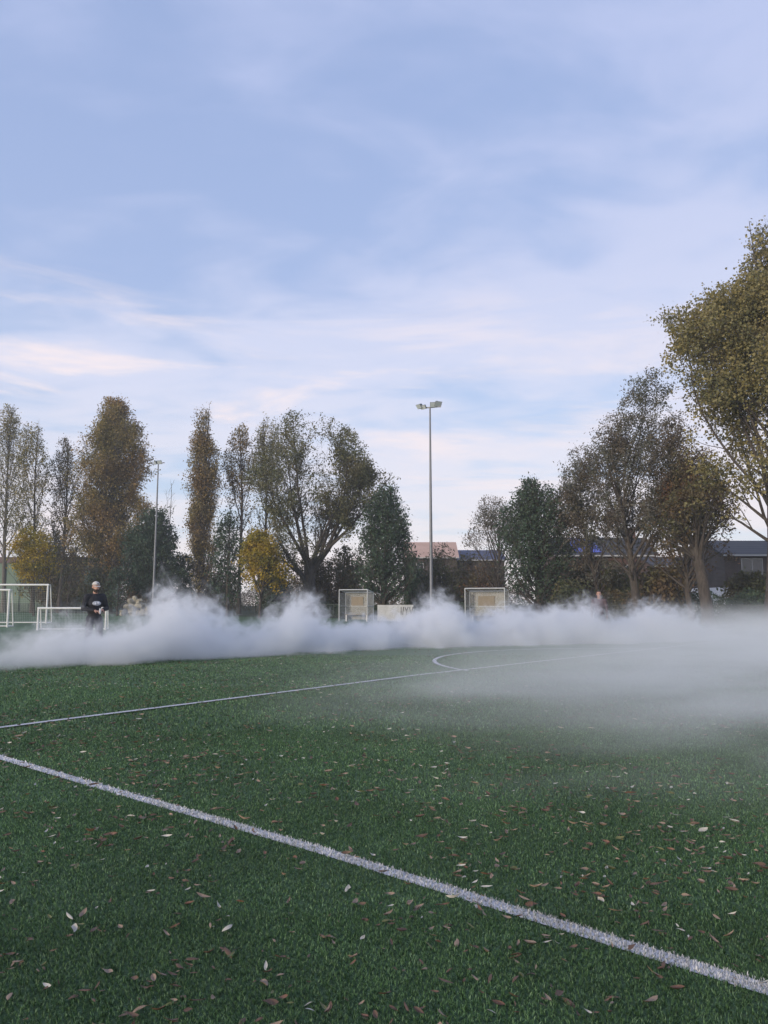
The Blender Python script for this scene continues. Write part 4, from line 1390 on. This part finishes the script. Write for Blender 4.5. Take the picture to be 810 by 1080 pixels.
# six solar panels lying on the slope
eave, ridge = at(620, 586, Yr).z, at(620, 569.5, Yr + 4).z
sl = (ridge - eave) / 4.0
xs0 = at(607, 580, Yr).x - pa.x; xs1 = at(635, 580, Yr).x - pa.x
for i in range(3):
    for j in range(2):
        bm = bmesh.new()
        wq = (xs1 - xs0) / 3
        y0, y1 = 0.15 + j * 1.75, 0.15 + j * 1.75 + 1.68
        xa, xb = xs0 + i * wq + 0.03, xs0 + (i + 1) * wq - 0.03
        vs = box(bm, xa, xb, y0, y1, 0, 0.05)
        for v in vs: v.co.z += eave + sl * v.co.y + 0.27
        obj('solar_panel', bm, M_solar, rf)
Ye = 62
pa = at(764, 590, Ye); pb = at(850, 590, Ye)
house('terraced_house', 'grey brick house with white framed windows at the picture edge, behind the thick trunk', pa.x, Ye, pb.x - pa.x, 7.5, at(790, 586, Ye).z, at(790, 573, Ye + 3.7).z, 0, M_brick_d, M_tile_dark,
      [(at(793, 597, Ye).x - pa.x, at(793, 597, Ye).z, 1.8, 1.3, 0.0, 1), (at(797, 620, Ye).x - pa.x, at(797, 618, Ye).z, 3.0, 1.5, 0.0, 2)])
pa = at(690, 592, 70); pb = at(764, 592, 70)
house('row_house', 'low brick row house between the solar panel house and the grey house', pa.x, 70, pb.x - pa.x, 7, at(720, 598, 70).z, at(720, 590, 73.5).z, 0, M_brick, M_tile_dark,
      [(at(708, 619, 70).x - pa.x, at(708, 619, 70).z, 1.0, 1.5), (at(725, 612, 70).x - pa.x, 2.6, 1.1, 1.4), (at(756, 612, 70).x - pa.x, 2.6, 1.2, 1.4)], door=(at(738, 612, 70).x - pa.x, 1.0, 2.1))

# ------------------------------------------------------------------ parked car behind the hedge
M_carw = plain('car_white', (0.72, 0.73, 0.74), 0.25, 0, 0.04)
M_carg = plain('car_silver', (0.36, 0.38, 0.40), 0.28, 0.5, 0.04)
M_tyre = plain('tyre', (0.015, 0.015, 0.016), 0.8)
M_light = glass_mat('car_light', (0.75, 0.75, 0.7), 0.1)


def van(u, Y, rot, paint, label):
    q = at(u, 630, Y)
    root = empty('parked_van', (q.x, Y, 0), rot, label, 'van')
    bm = bmesh.new()
    prism(bm, [(-2.6, 0.3), (-2.66, 0.95), (-2.3, 1.2), (-1.55, 2.05), (-1.2, 2.36), (2.45, 2.44), (2.6, 2.25), (2.62, 0.3)], -0.98, 0.98)
    bmesh.ops.bevel(bm, geom=[e for e in bm.edges], offset=0.07, segments=2, affect='EDGES')
    obj('body', bm, paint, root, True)
    for s in (-1, 1):
        bm = bmesh.new()
        f = [bm.verts.new((x, s * 0.992, z)) for x, z in [(-1.95, 1.28), (-1.35, 1.98), (-0.75, 1.98), (-0.75, 1.28)]]
        g_ = [bm.verts.new((v.co.x, s * 0.982, v.co.z)) for v in f]
        bm.faces.new(f); bm.faces.new(g_[::-1])
        for i in range(4):
            j = (i + 1) % 4
            bm.faces.new((f[i], f[j], g_[j], g_[i]))
        obj('side_window', bm, M_pane, root)
        bm = bmesh.new(); box(bm, 2.622, 2.634, s * 0.45 - 0.36, s * 0.45 + 0.36, 1.45, 2.0); obj('rear_window', bm, M_pane, root)
        bm = bmesh.new(); box(bm, 2.622, 2.65, s * 0.88 - 0.06, s * 0.88 + 0.06, 0.9, 1.4); obj('tail_light', bm, M_tail, root)
        for x in (-1.7, 1.6):
            bm = bmesh.new(); cyl(bm, (x, s * 0.80, 0.34), (x, s * 1.0, 0.34), 0.34, 0.34, 20); wh = obj('wheel', bm, M_tyre, root)
            bm = bmesh.new(); cyl(bm, (x, s * 1.001, 0.34), (x, s * 1.012, 0.34), 0.2, 0.18, 16); obj('rim', bm, M_galv, wh)
    return root


M_tail = glass_mat('tail_light', (0.3, 0.02, 0.02), 0.2)
van(750, 56, math.radians(-62), M_carw, 'white parked van behind the hedge by the thick trunk')

# ------------------------------------------------------------------ people
M_skin = plain('skin', (0.42, 0.235, 0.17), 0.5, 0, 0.08, 20)
M_beard = plain('beard', (0.035, 0.022, 0.016), 0.8)
M_navy = plain('sweater_black', (0.014, 0.015, 0.020), 0.85, 0, 0.25, 12)
M_trou = plain('trousers_dark', (0.035, 0.038, 0.05), 0.85, 0, 0.2, 12)
M_cap = plain('cap_white', (0.52, 0.50, 0.46), 0.8, 0, 0.08)  # white cloth toned down, the shade on the cap is put into its colour
M_shoe = plain('shoe', (0.08, 0.08, 0.085), 0.6)
M_print = plain('chest_print', (0.42, 0.44, 0.48), 0.8, 0, 0.3, 25)
M_print2 = plain('chest_print_white', (0.75, 0.75, 0.77), 0.8)
M_eye = plain('eye', (0.02, 0.015, 0.012), 0.2)
M_can = plain('canister', (0.55, 0.56, 0.58), 0.4, 0.2)
M_brown = plain('jacket_maroon', (0.075, 0.04, 0.042), 0.85, 0, 0.2, 12)


def capsule(bm, p0, p1, r0, r1, n=12):
    ball(bm, p0, r0, seg=n); ball(bm, p1, r1, seg=n)
    cyl(bm, p0, p1, r0, r1, n)


def chain(bm, pts, n=12):
    for (p0, r0), (p1, r1) in zip(pts[:-1], pts[1:]):
        capsule(bm, Vector(p0), Vector(p1), r0, r1, n)


def remeshed(name, bm, mat, parent, vox, smooth=6):
    o = obj(name, bm, mat, parent, True)
    m = o.modifiers.new('remesh', 'REMESH'); m.mode = 'VOXEL'; m.voxel_size = vox; m.use_smooth_shade = True
    s = o.modifiers.new('smooth', 'SMOOTH'); s.factor = 0.5; s.iterations = smooth
    return o


def hand(bm, wr, d, up, thumb_side, s=1.0, curl=0.6):
    """palm from the wrist along d, five fingers curling toward -up"""
    d = Vector(d).normalized(); up = Vector(up).normalized()
    up = (up - d * up.dot(d)).normalized()
    sd_ = d.cross(up).normalized() * thumb_side
    wr = Vector(wr)
    for k_ in range(4):
        o_ = (k_ - 1.5) * 0.021
        capsule(bm, wr + sd_ * o_ * 0.6, wr + d * 0.09 + sd_ * o_, 0.016, 0.0125, 8)
        ln_ = (0.062, 0.078, 0.084, 0.074)[k_] if thumb_side > 0 else (0.074, 0.084, 0.078, 0.062)[::-1][k_]
        a_ = wr + d * 0.092 + sd_ * o_
        dd = d.copy()
        for j in range(3):
            dd = (dd * math.cos(curl) - up * math.sin(curl)).normalized()
            b_ = a_ + dd * ln_ * (0.45, 0.32, 0.26)[j]
            capsule(bm, a_, b_, 0.0098 - j * 0.001, 0.0092 - j * 0.001, 8)
            a_ = b_
    t0 = wr + d * 0.03 + sd_ * 0.034
    t1 = t0 + (d * 0.6 + sd_ * 0.7 - up * 0.3).normalized() * 0.045
    t2 = t1 + (d * 0.85 + sd_ * 0.1 - up * 0.5).normalized() * 0.032
    chain(bm, [(t0, 0.014), (t1, 0.0115), (t2, 0.0095)], 8)


def person(loc, rotz, label, top_m, trou_m, H=1.82, cap=True, arms='front', skin=M_skin, hair=None):
    """stands facing -Y before rotz"""
    k_ = H / 1.80
    root = empty('person', loc, rotz, label, 'person')
    root.scale = (k_, k_, k_)
    # joints
    hipL, hipR = (0.095, 0, 0.93), (-0.095, 0, 0.93)
    knL, knR = (0.13, -0.03, 0.50), (-0.125, -0.01, 0.50)
    anL, anR = (0.16, 0.03, 0.085), (-0.15, 0.02, 0.085)
    shL, shR = (0.185, 0.015, 1.445), (-0.185, 0.015, 1.445)
    if arms == 'front':
        elL, elR = (0.27, -0.03, 1.17), (-0.27, -0.02, 1.17)
        wrL, wrR = (0.10, -0.24, 1.14), (-0.07, -0.27, 1.12)
    else:
        elL, elR = (0.25, 0.03, 1.16), (-0.25, 0.03, 1.16)
        wrL, wrR = (0.26, -0.05, 0.92), (-0.26, -0.05, 0.92)
    head = Vector((0.0, -0.02, 1.665))
    bm = bmesh.new()
    # torso
    ball(bm, (0, 0.0, 0.95), 0.155, 0.11, 0.12); ball(bm, (0, 0.0, 1.10), 0.145, 0.10, 0.15)
    ball(bm, (0, 0.005, 1.30), 0.17, 0.115, 0.17); ball(bm, (0, 0.015, 1.42), 0.165, 0.085, 0.07)
    chain(bm, [((0, 0.01, 1.44), 0.065), ((0, -0.005, 1.57), 0.056)])
    # head: skull, jaw, nose, ears
    ball(bm, head + Vector((0, 0.015, 0.035)), 0.076, 0.094, 0.095, 16)
    ball(bm, head + Vector((0, -0.03, -0.035)), 0.058, 0.065, 0.08, 16)
    ball(bm, head + Vector((0, -0.055, -0.085)), 0.036, 0.035, 0.03)
    chain(bm, [(head + Vector((0, -0.085, 0.025)), 0.010), (head + Vector((0, -0.108, -0.015)), 0.015)], 8)
    for s in (-1, 1):
        ball(bm, head + Vector((s * 0.079, 0.015, 0.0)), 0.010, 0.022, 0.032)
    for hp_, kn, an in ((hipL, knL, anL), (hipR, knR, anR)):
        chain(bm, [(hp_, 0.088), (Vector(hp_).lerp(Vector(kn), 0.5), 0.075), (kn, 0.055)])
        kv, av = Vector(kn), Vector(an)
        chain(bm, [(kv, 0.055), (kv.lerp(av, 0.3) + Vector((0, 0.02, 0)), 0.056), (av, 0.036)])
        chain(bm, [(av + Vector((0, 0.03, -0.04)), 0.036), (av + Vector((0.01 if av.x > 0 else -0.01, -0.13, -0.052)), 0.03)])
    for sh, el, wr, s in ((shL, elL, wrL, 1), (shR, elR, wrR, -1)):
        chain(bm, [((sh[0] * 0.7, sh[1], sh[2] - 0.0), 0.06), (sh, 0.058), (Vector(sh).lerp(Vector(el), 0.5), 0.047), (el, 0.039)])
        e_, w_ = Vector(el), Vector(wr)
        chain(bm, [(e_, 0.039), (e_.lerp(w_, 0.3), 0.040), (w_, 0.027)])
        dd = (w_ - e_)
        hand(bm, w_, dd, (0, -0.2, 1) if arms == 'front' else (s, 0, 0.2), -s if arms == 'front' else s)
    remeshed('body', bm, skin, root, 0.0085)
    # sweater
    bm = bmesh.new()
    ball(bm, (0, 0.0, 0.97), 0.172, 0.13, 0.11); ball(bm, (0, 0.0, 1.10), 0.168, 0.125, 0.16)
    ball(bm, (0, 0.005, 1.30), 0.192, 0.138, 0.18); ball(bm, (0, 0.015, 1.425), 0.182, 0.105, 0.075)
    chain(bm, [((0, 0.012, 1.44), 0.078), ((0, 0.005, 1.50), 0.068)])
    for sh, el, wr in ((shL, elL, wrL), (shR, elR, wrR)):
        chain(bm, [((sh[0] * 0.7, sh[1], sh[2]), 0.078), (sh, 0.074), (Vector(sh).lerp(Vector(el), 0.5), 0.065), (el, 0.056)])
        e_, w_ = Vector(el), Vector(wr)
        chain(bm, [(e_, 0.056), (e_.lerp(w_, 0.55), 0.050), (e_.lerp(w_, 0.9), 0.040)])
    sw = remeshed('sweater', bm, top_m, root, 0.013)
    # trousers
    bm = bmesh.new()
    ball(bm, (0, 0.0, 0.93), 0.168, 0.125, 0.12)
    for hp_, kn, an in ((hipL, knL, anL), (hipR, knR, anR)):
        kv, av = Vector(kn), Vector(an)
        chain(bm, [(hp_, 0.102), (Vector(hp_).lerp(kv, 0.5), 0.090), (kv, 0.074), (kv.lerp(av, 0.5), 0.070), (av + Vector((0, 0, 0.02)), 0.060)])
    remeshed('trousers', bm, trou_m, root, 0.013)
    for an in (anL, anR):
        av = Vector(an)
        bm = bmesh.new()
        o_ = 0.012 if av.x > 0 else -0.012
        chain(bm, [(av + Vector((0, 0.035, -0.042)), 0.043), (av + Vector((o_, -0.06, -0.045)), 0.040), (av + Vector((o_ * 1.6, -0.145, -0.05)), 0.035)])
        remeshed('shoe', bm, M_shoe, root, 0.01, 3)
    # eyes and brows
    for s in (-1, 1):
        bm = bmesh.new(); ball(bm, head + Vector((s * 0.031, -0.082, 0.018)), 0.012, 0.010, 0.008); obj('eye', bm, M_eye, root, True)
    bm = bmesh.new(); ball(bm, head + Vector((0, -0.088, -0.052)), 0.024, 0.010, 0.007); obj('mouth', bm, M_beard if cap else M_brown, root, True)
    if cap:
        bm = bmesh.new()
        ball(bm, head + Vector((0, -0.022, -0.062)), 0.066, 0.070, 0.062, 16)
        ball(bm, head + Vector((0, -0.058, -0.092)), 0.042, 0.04, 0.038, 12)
        bmesh.ops.delete(bm, geom=[v for v in bm.verts if v.co.z > head.z - 0.028], context='VERTS')
        obj('beard', bm, M_beard, root, True)
        bm = bmesh.new()
        ball(bm, head + Vector((0, 0.015, 0.048)), 0.088, 0.106, 0.098, 20)
        bmesh.ops.delete(bm, geom=[v for v in bm.verts if v.co.z < head.z + 0.035], context='VERTS')
        cp = obj('cap', bm, M_cap, root, True)
        sm_ = cp.modifiers.new('thick', 'SOLIDIFY'); sm_.thickness = 0.006
        bm = bmesh.new()
        # brim: half disc tipped down
        for r_, z_ in ((0, 0.004), (0, 0)):
            pass
        vs_t, vs_b = [], []
        for i in range(13):
            t = PI + PI * i / 12
            x_, y_ = 0.082 * math.cos(t), -0.055 + 0.115 * math.sin(t)
            vs_t.append(bm.verts.new(head + Vector((x_, y_, 0.046 + 0.25 * (y_ + 0.055) - 0.9 * x_ * x_))))
            vs_b.append(bm.verts.new(head + Vector((x_, y_, 0.040 + 0.25 * (y_ + 0.055) - 0.9 * x_ * x_))))
        bm.faces.new(vs_t); bm.faces.new(vs_b[::-1])
        for i in range(13):
            j = (i + 1) % 13
            bm.faces.new((vs_t[i], vs_t[j], vs_b[j], vs_b[i]))
        obj('brim', bm, M_cap, cp)
        bm = bmesh.new(); ball(bm, head + Vector((0.02, -0.082, 0.082)), 0.022, 0.006, 0.012); obj('badge', bm, M_eye, cp)
        # print on the chest
        bm = bmesh.new()
        ball(bm, (0.0, -0.128, 1.29), 0.10, 0.016, 0.055, 16); obj('chest_print', bm, M_print, sw, True)
        bm = bmesh.new()
        ball(bm, (0.035, -0.142, 1.30), 0.028, 0.01, 0.022); ball(bm, (-0.03, -0.142, 1.285), 0.018, 0.01, 0.026); obj('chest_print', bm, M_print2, sw, True)
    else:
        bm = bmesh.new()
        ball(bm, head + Vector((0, 0.022, 0.045)), 0.082, 0.100, 0.100, 16)
        bmesh.ops.delete(bm, geom=[v for v in bm.verts if v.co.z < head.z + 0.02 or (v.co.y < head.y - 0.045 and v.co.z < head.z + 0.085)], context='VERTS')
        obj('hair', bm, hair or M_beard, root, True)
    return root


px_ = at(100, 640, 18)
pr = person((px_.x, 18, 0), math.radians(38), 'person in white cap and black sweater with grey print, standing in the smoke', M_navy, M_trou, 1.84)
# smoke canister held between the hands
root = empty('smoke_canister', (px_.x, 18, 0), math.radians(38), 'small pale smoke canister held by the person in the cap', 'canister')
bm = bmesh.new(); cyl(bm, (0.01, -0.375, 1.075), (0.015, -0.385, 1.20), 0.024, 0.024, 12); obj('tube', bm, M_can, root)
bm = bmesh.new(); cyl(bm, (0.015, -0.385, 1.2005), (0.0155, -0.386, 1.222), 0.017, 0.015, 12); obj('cap', bm, M_black, root)
p2 = at(632, 640, 25.5)
person((p2.x, 25.5, 0), math.radians(-18), 'bare headed person in dark clothes half hidden by smoke below the solar panel house', M_brown, M_trou, 1.74, cap=False, arms='down')

# ------------------------------------------------------------------ smoke
def fcurve(nt, src, so, x0, x1, y0, y1, pts):
    """piecewise curve of a scalar, by a Float Curve between two Map Ranges"""
    a = N(nt, 'ShaderNodeMapRange', i_1=x0, i_2=x1)
    nt.links.new(src.outputs[so], a.inputs[0])
    f = N(nt, 'ShaderNodeFloatCurve')
    cv = f.mapping.curves[0]
    P_ = [((x - x0) / (x1 - x0), (y - y0) / (y1 - y0)) for x, y in pts]
    cv.points[0].location = P_[0]
    cv.points[1].location = P_[-1]
    for q in P_[1:-1]: cv.points.new(*q)
    for q in cv.points: q.handle_type = 'AUTO_CLAMPED'
    f.mapping.update()
    L(nt, a, 0, f, 'Value')
    m = N(nt, 'ShaderNodeMath', operation='MULTIPLY_ADD', i_1=y1 - y0, i_2=y0)
    L(nt, f, 0, m, 0)
    return m


def math2(nt, op, a, b, clamp=False):
    m = N(nt, 'ShaderNodeMath', operation=op, use_clamp=clamp)
    for i, q in enumerate((a, b)):
        if isinstance(q, (int, float)): m.inputs[i].default_value = q
        else: nt.links.new(q, m.inputs[i])
    return m.outputs[0]


def sstep(nt, src, a, b, c_=0.0, d_=1.0):
    m = N(nt, 'ShaderNodeMapRange', interpolation_type='SMOOTHSTEP', i_1=a, i_2=b, i_3=c_, i_4=d_)
    nt.links.new(src, m.inputs[0])
    return m.outputs[0]


FRONT = [(-15, 8.0), (-12, 10.2), (-7.25, 14.3), (-5.0, 16.1), (-3.06, 18.0), (-0.13, 20.6), (3.8, 22.4), (8, 23.6), (12, 25.5), (16, 28)]
TOP = [(-15, 0.67), (-9.5, 0.74), (-7.6, 0.85), (-6.8, 1.05), (-6.2, 1.0), (-5.8, 1.10), (-5.5, 1.65), (-5.15, 2.0), (-4.75, 1.55), (-4.35, 1.0), (-3.9, 0.82), (-3.1, 1.0), (-2.75, 1.4), (-2.4, 1.72),
       (-2.05, 1.3), (-1.65, 0.82), (-0.15, 0.93), (1.1, 1.1), (1.6, 1.85), (2.1, 1.6), (2.6, 0.95), (4.66, 1.46), (5.6, 1.26), (6.7, 1.46), (7.4, 0.98), (8.2, 0.80), (9.0, 1.29), (9.95, 1.37), (10.6, 0.78), (11.2, 0.52), (13, 0.41), (16, 0.30)]
DENS = [(-15, 0.3), (-8.2, 0.35), (-7.2, 0.9), (-6.5, 1.2), (-5.8, 1.6), (-4, 1.8), (4, 1.8), (9.8, 1.8), (10.8, 1.0), (12, 0.4), (16, 0.2)]

m, nt, out = new_mat('smoke_bank')
tc = N(nt, 'ShaderNodeTexCoord')
nz = N(nt, 'ShaderNodeTexNoise', i_Scale=0.8, i_Detail=2.0, i_Roughness=0.5)
nzf = N(nt, 'ShaderNodeTexNoise', i_Scale=2.3, i_Detail=4.0, i_Roughness=0.68, i_Distortion=0.6)
L(nt, tc, 'Object', nzf, 'Vector')
L(nt, tc, 'Object', nz, 'Vector')
sub = N(nt, 'ShaderNodeVectorMath', operation='SUBTRACT'); sub.inputs[1].default_value = (0.5, 0.5, 0.5)
L(nt, nz, 'Color', sub, 0)
scl = N(nt, 'ShaderNodeVectorMath', operation='MULTIPLY'); scl.inputs[1].default_value = (2.2, 2.6, 1.3)
L(nt, sub, 0, scl, 0)
subf = N(nt, 'ShaderNodeVectorMath', operation='SUBTRACT'); subf.inputs[1].default_value = (0.5, 0.5, 0.5)
L(nt, nzf, 'Color', subf, 0)
sclf = N(nt, 'ShaderNodeVectorMath', operation='MULTIPLY_ADD'); sclf.inputs[1].default_value = (1.5, 1.4, 1.5)
L(nt, subf, 0, sclf, 0); L(nt, scl, 0, sclf, 2)
scl = sclf
add = N(nt, 'ShaderNodeVectorMath', operation='ADD')
L(nt, tc, 'Object', add, 0); L(nt, scl, 0, add, 1)
sp = N(nt, 'ShaderNodeSeparateXYZ'); L(nt, add, 0, sp, 0)
yf = fcurve(nt, sp, 'X', -15, 16, 0, 40, FRONT)
zt = fcurve(nt, sp, 'X', -15, 16, 0, 3, TOP)
dn = fcurve(nt, sp, 'X', -15, 16, 0, 2, DENS)
dd_ = math2(nt, 'SUBTRACT', sp.outputs['Y'], yf.outputs[0])
hh = math2(nt, 'DIVIDE', sp.outputs['Z'], zt.outputs[0])
e1 = math2(nt, 'MULTIPLY', sstep(nt, hh, 1.0, 0.82), sstep(nt, hh, 1.2, 0.3, 0.35, 1.0))
e2 = sstep(nt, dd_, 0.0, 1.0)
e3 = sstep(nt, dd_, 5.2, 2.8)
pr_ = math2(nt, 'MULTIPLY', math2(nt, 'MULTIPLY', e1, e2), math2(nt, 'MULTIPLY', e3, dn.outputs[0]))
# billows: thinner and thicker
# thick near the ground, torn into curls and wisps higher up
nzw = N(nt, 'ShaderNodeTexNoise', i_Scale=2.0, i_Detail=5.0, i_Roughness=0.62, i_Distortion=1.6)
L(nt, tc, 'Object', nzw, 'Vector')
thr = sstep(nt, hh, 0.05, 0.9, 0.26, 0.53)
lum = sstep(nt, math2(nt, 'SUBTRACT', nzw.outputs['Fac'], thr), -0.03, 0.15, 0.05, 1.7)
pr2 = math2(nt, 'MULTIPLY', pr_, lum)
vol = N(nt, 'ShaderNodeVolumePrincipled')
vol.inputs['Color'].default_value = (0.98, 0.99, 1.0, 1)
vol.inputs['Anisotropy'].default_value = 0.15
nt.links.new(pr2, vol.inputs['Density'])
L(nt, vol, 0, out, 'Volume')
M_smoke = m
M_smoke.cycles.volume_step_rate = 0.7


def interp(pts, x):
    return float(np.interp(x, [p_[0] for p_ in pts], [p_[1] for p_ in pts]))


xs = np.linspace(-14.2, 13.5, 70)
V, Fc = [], []
rings = 8
for x in xs:
    f0 = interp(FRONT, x)
    zt_ = max(interp(TOP, xx) for xx in np.linspace(x - 0.9, x + 0.9, 9)) + 0.6
    prof = [(-1.1, 0.02), (-1.1, min(0.55, zt_ * 0.4)), (-0.3, zt_ * 0.85), (0.6, zt_), (4.6, zt_), (5.8, zt_ * 0.8), (6.2, 0.5), (6.2, 0.02)]
    V += [(x, f0 + a_, b_) for a_, b_ in prof]
n = rings
for i in range(len(xs) - 1):
    for j in range(n):
        jj = (j + 1) % n
        Fc.append((i * n + j, i * n + jj, (i + 1) * n + jj, (i + 1) * n + j))
me = bpy.data.meshes.new('smoke_bank')
me.from_pydata(V, [], Fc + [tuple(range(n))[::-1], tuple((len(xs) - 1) * n + j for j in range(n))])
bmx = bmesh.new(); bmx.from_mesh(me); bmesh.ops.recalc_face_normals(bmx, faces=bmx.faces); bmx.to_mesh(me); bmx.free()
me.materials.append(M_smoke)
sb = bpy.data.objects.new('smoke_bank', me)
COL.objects.link(sb)
tag(sb, 'thick rolling bank of white smoke drifting across the pitch', 'smoke', kind='stuff')

# thin mist drifting over the right half of the pitch
m, nt, out = new_mat('drifting_mist')
tc = N(nt, 'ShaderNodeTexCoord')
mpm = N(nt, 'ShaderNodeMapping'); mpm.inputs['Scale'].default_value = (0.34, 0.85, 1.4); mpm.inputs['Rotation'].default_value = (0, 0, 0.25)
L(nt, tc, 'Object', mpm, 'Vector')
nz = N(nt, 'ShaderNodeTexNoise', i_Scale=0.9, i_Detail=4.0, i_Roughness=0.6, i_Distortion=0.5)
L(nt, mpm, 'Vector', nz, 'Vector')
sp = N(nt, 'ShaderNodeSeparateXYZ'); L(nt, tc, 'Object', sp, 0)
off = math2(nt, 'MULTIPLY', math2(nt, 'SUBTRACT', nz.outputs['Fac'], 0.5), 6.0)
xx = math2(nt, 'ADD', sp.outputs['X'], off)
# left edge moves out with distance
xl = fcurve(nt, sp, 'Y', 4, 46, -4, 12, [(4, 2.2), (7, 1.2), (9.5, 0.4), (13, 2.8), (18, 5.4), (23, 8.0), (30, 11.0), (46, 12)])
dx_ = math2(nt, 'SUBTRACT', xx, xl.outputs[0])
mx1 = sstep(nt, dx_, -2.6, 4.8)
my = sstep(nt, sp.outputs['Y'], 3.2, 7.4)
mz = sstep(nt, sp.outputs['Z'], 1.7, 0.0)
mz2 = math2(nt, 'MULTIPLY', mz, mz)
b1 = sstep(nt, nz.outputs['Fac'], 0.34, 0.64, 0.08, 1.7)
dm = math2(nt, 'MULTIPLY', math2(nt, 'MULTIPLY', mx1, my), math2(nt, 'MULTIPLY', mz2, b1))
dm = math2(nt, 'MULTIPLY', dm, sstep(nt, sp.outputs['Y'], 26.0, 11.0, 0.16, 0.33))
vol = N(nt, 'ShaderNodeVolumePrincipled')
vol.inputs['Color'].default_value = (0.95, 0.97, 0.98, 1)
nt.links.new(dm, vol.inputs['Density'])
L(nt, vol, 0, out, 'Volume')
bm = bmesh.new()
outl = [(0.5, 3.8), (14, 3.8), (22, 14), (26, 26), (26, 33), (14, 39), (8, 36), (3, 24), (-0.5, 18), (-3.0, 11), (-2.0, 7)]
lo = [bm.verts.new((x, y, 0.02)) for x, y in outl]
mi = [bm.verts.new((x, y, 1.2 if y < 9 else 2.0)) for x, y in outl]
cxm, cym = 11, 20
hi = [bm.verts.new((cxm + (x - cxm) * 0.88, cym + (y - cym) * 0.88, 1.7 if y < 9 else 2.4)) for x, y in outl]
n = len(outl)
for i in range(n):
    j = (i + 1) % n
    bm.faces.new((lo[i], lo[j], mi[j], mi[i]))
    bm.faces.new((mi[i], mi[j], hi[j], hi[i]))
bm.faces.new(lo[::-1]); bm.faces.new(hi)
bmesh.ops.triangulate(bm, faces=[f for f in bm.faces if len(f.verts) > 4])
m.cycles.volume_step_rate = 1.6
mo = obj('drifting_mist', bm, m)
tag(mo, 'thin pale mist hanging low over the near side of the pitch', 'smoke', kind='stuff')

# thin smoky air over the whole ground
m, nt, out = new_mat('haze_air')
vol = N(nt, 'ShaderNodeVolumePrincipled')
vol.inputs['Color'].default_value = (0.9, 0.94, 0.98, 1)
vol.inputs['Density'].default_value = 0.0008
L(nt, vol, 0, out, 'Volume')
bm = bmesh.new(); box(bm, -300, 300, -300, 300, -1, 32)
hz = obj('haze', bm, m)
tag(hz, 'thin pale smoky air over the pitch', 'haze', kind='stuff')

print('leaves in crowns:', NLEAF)
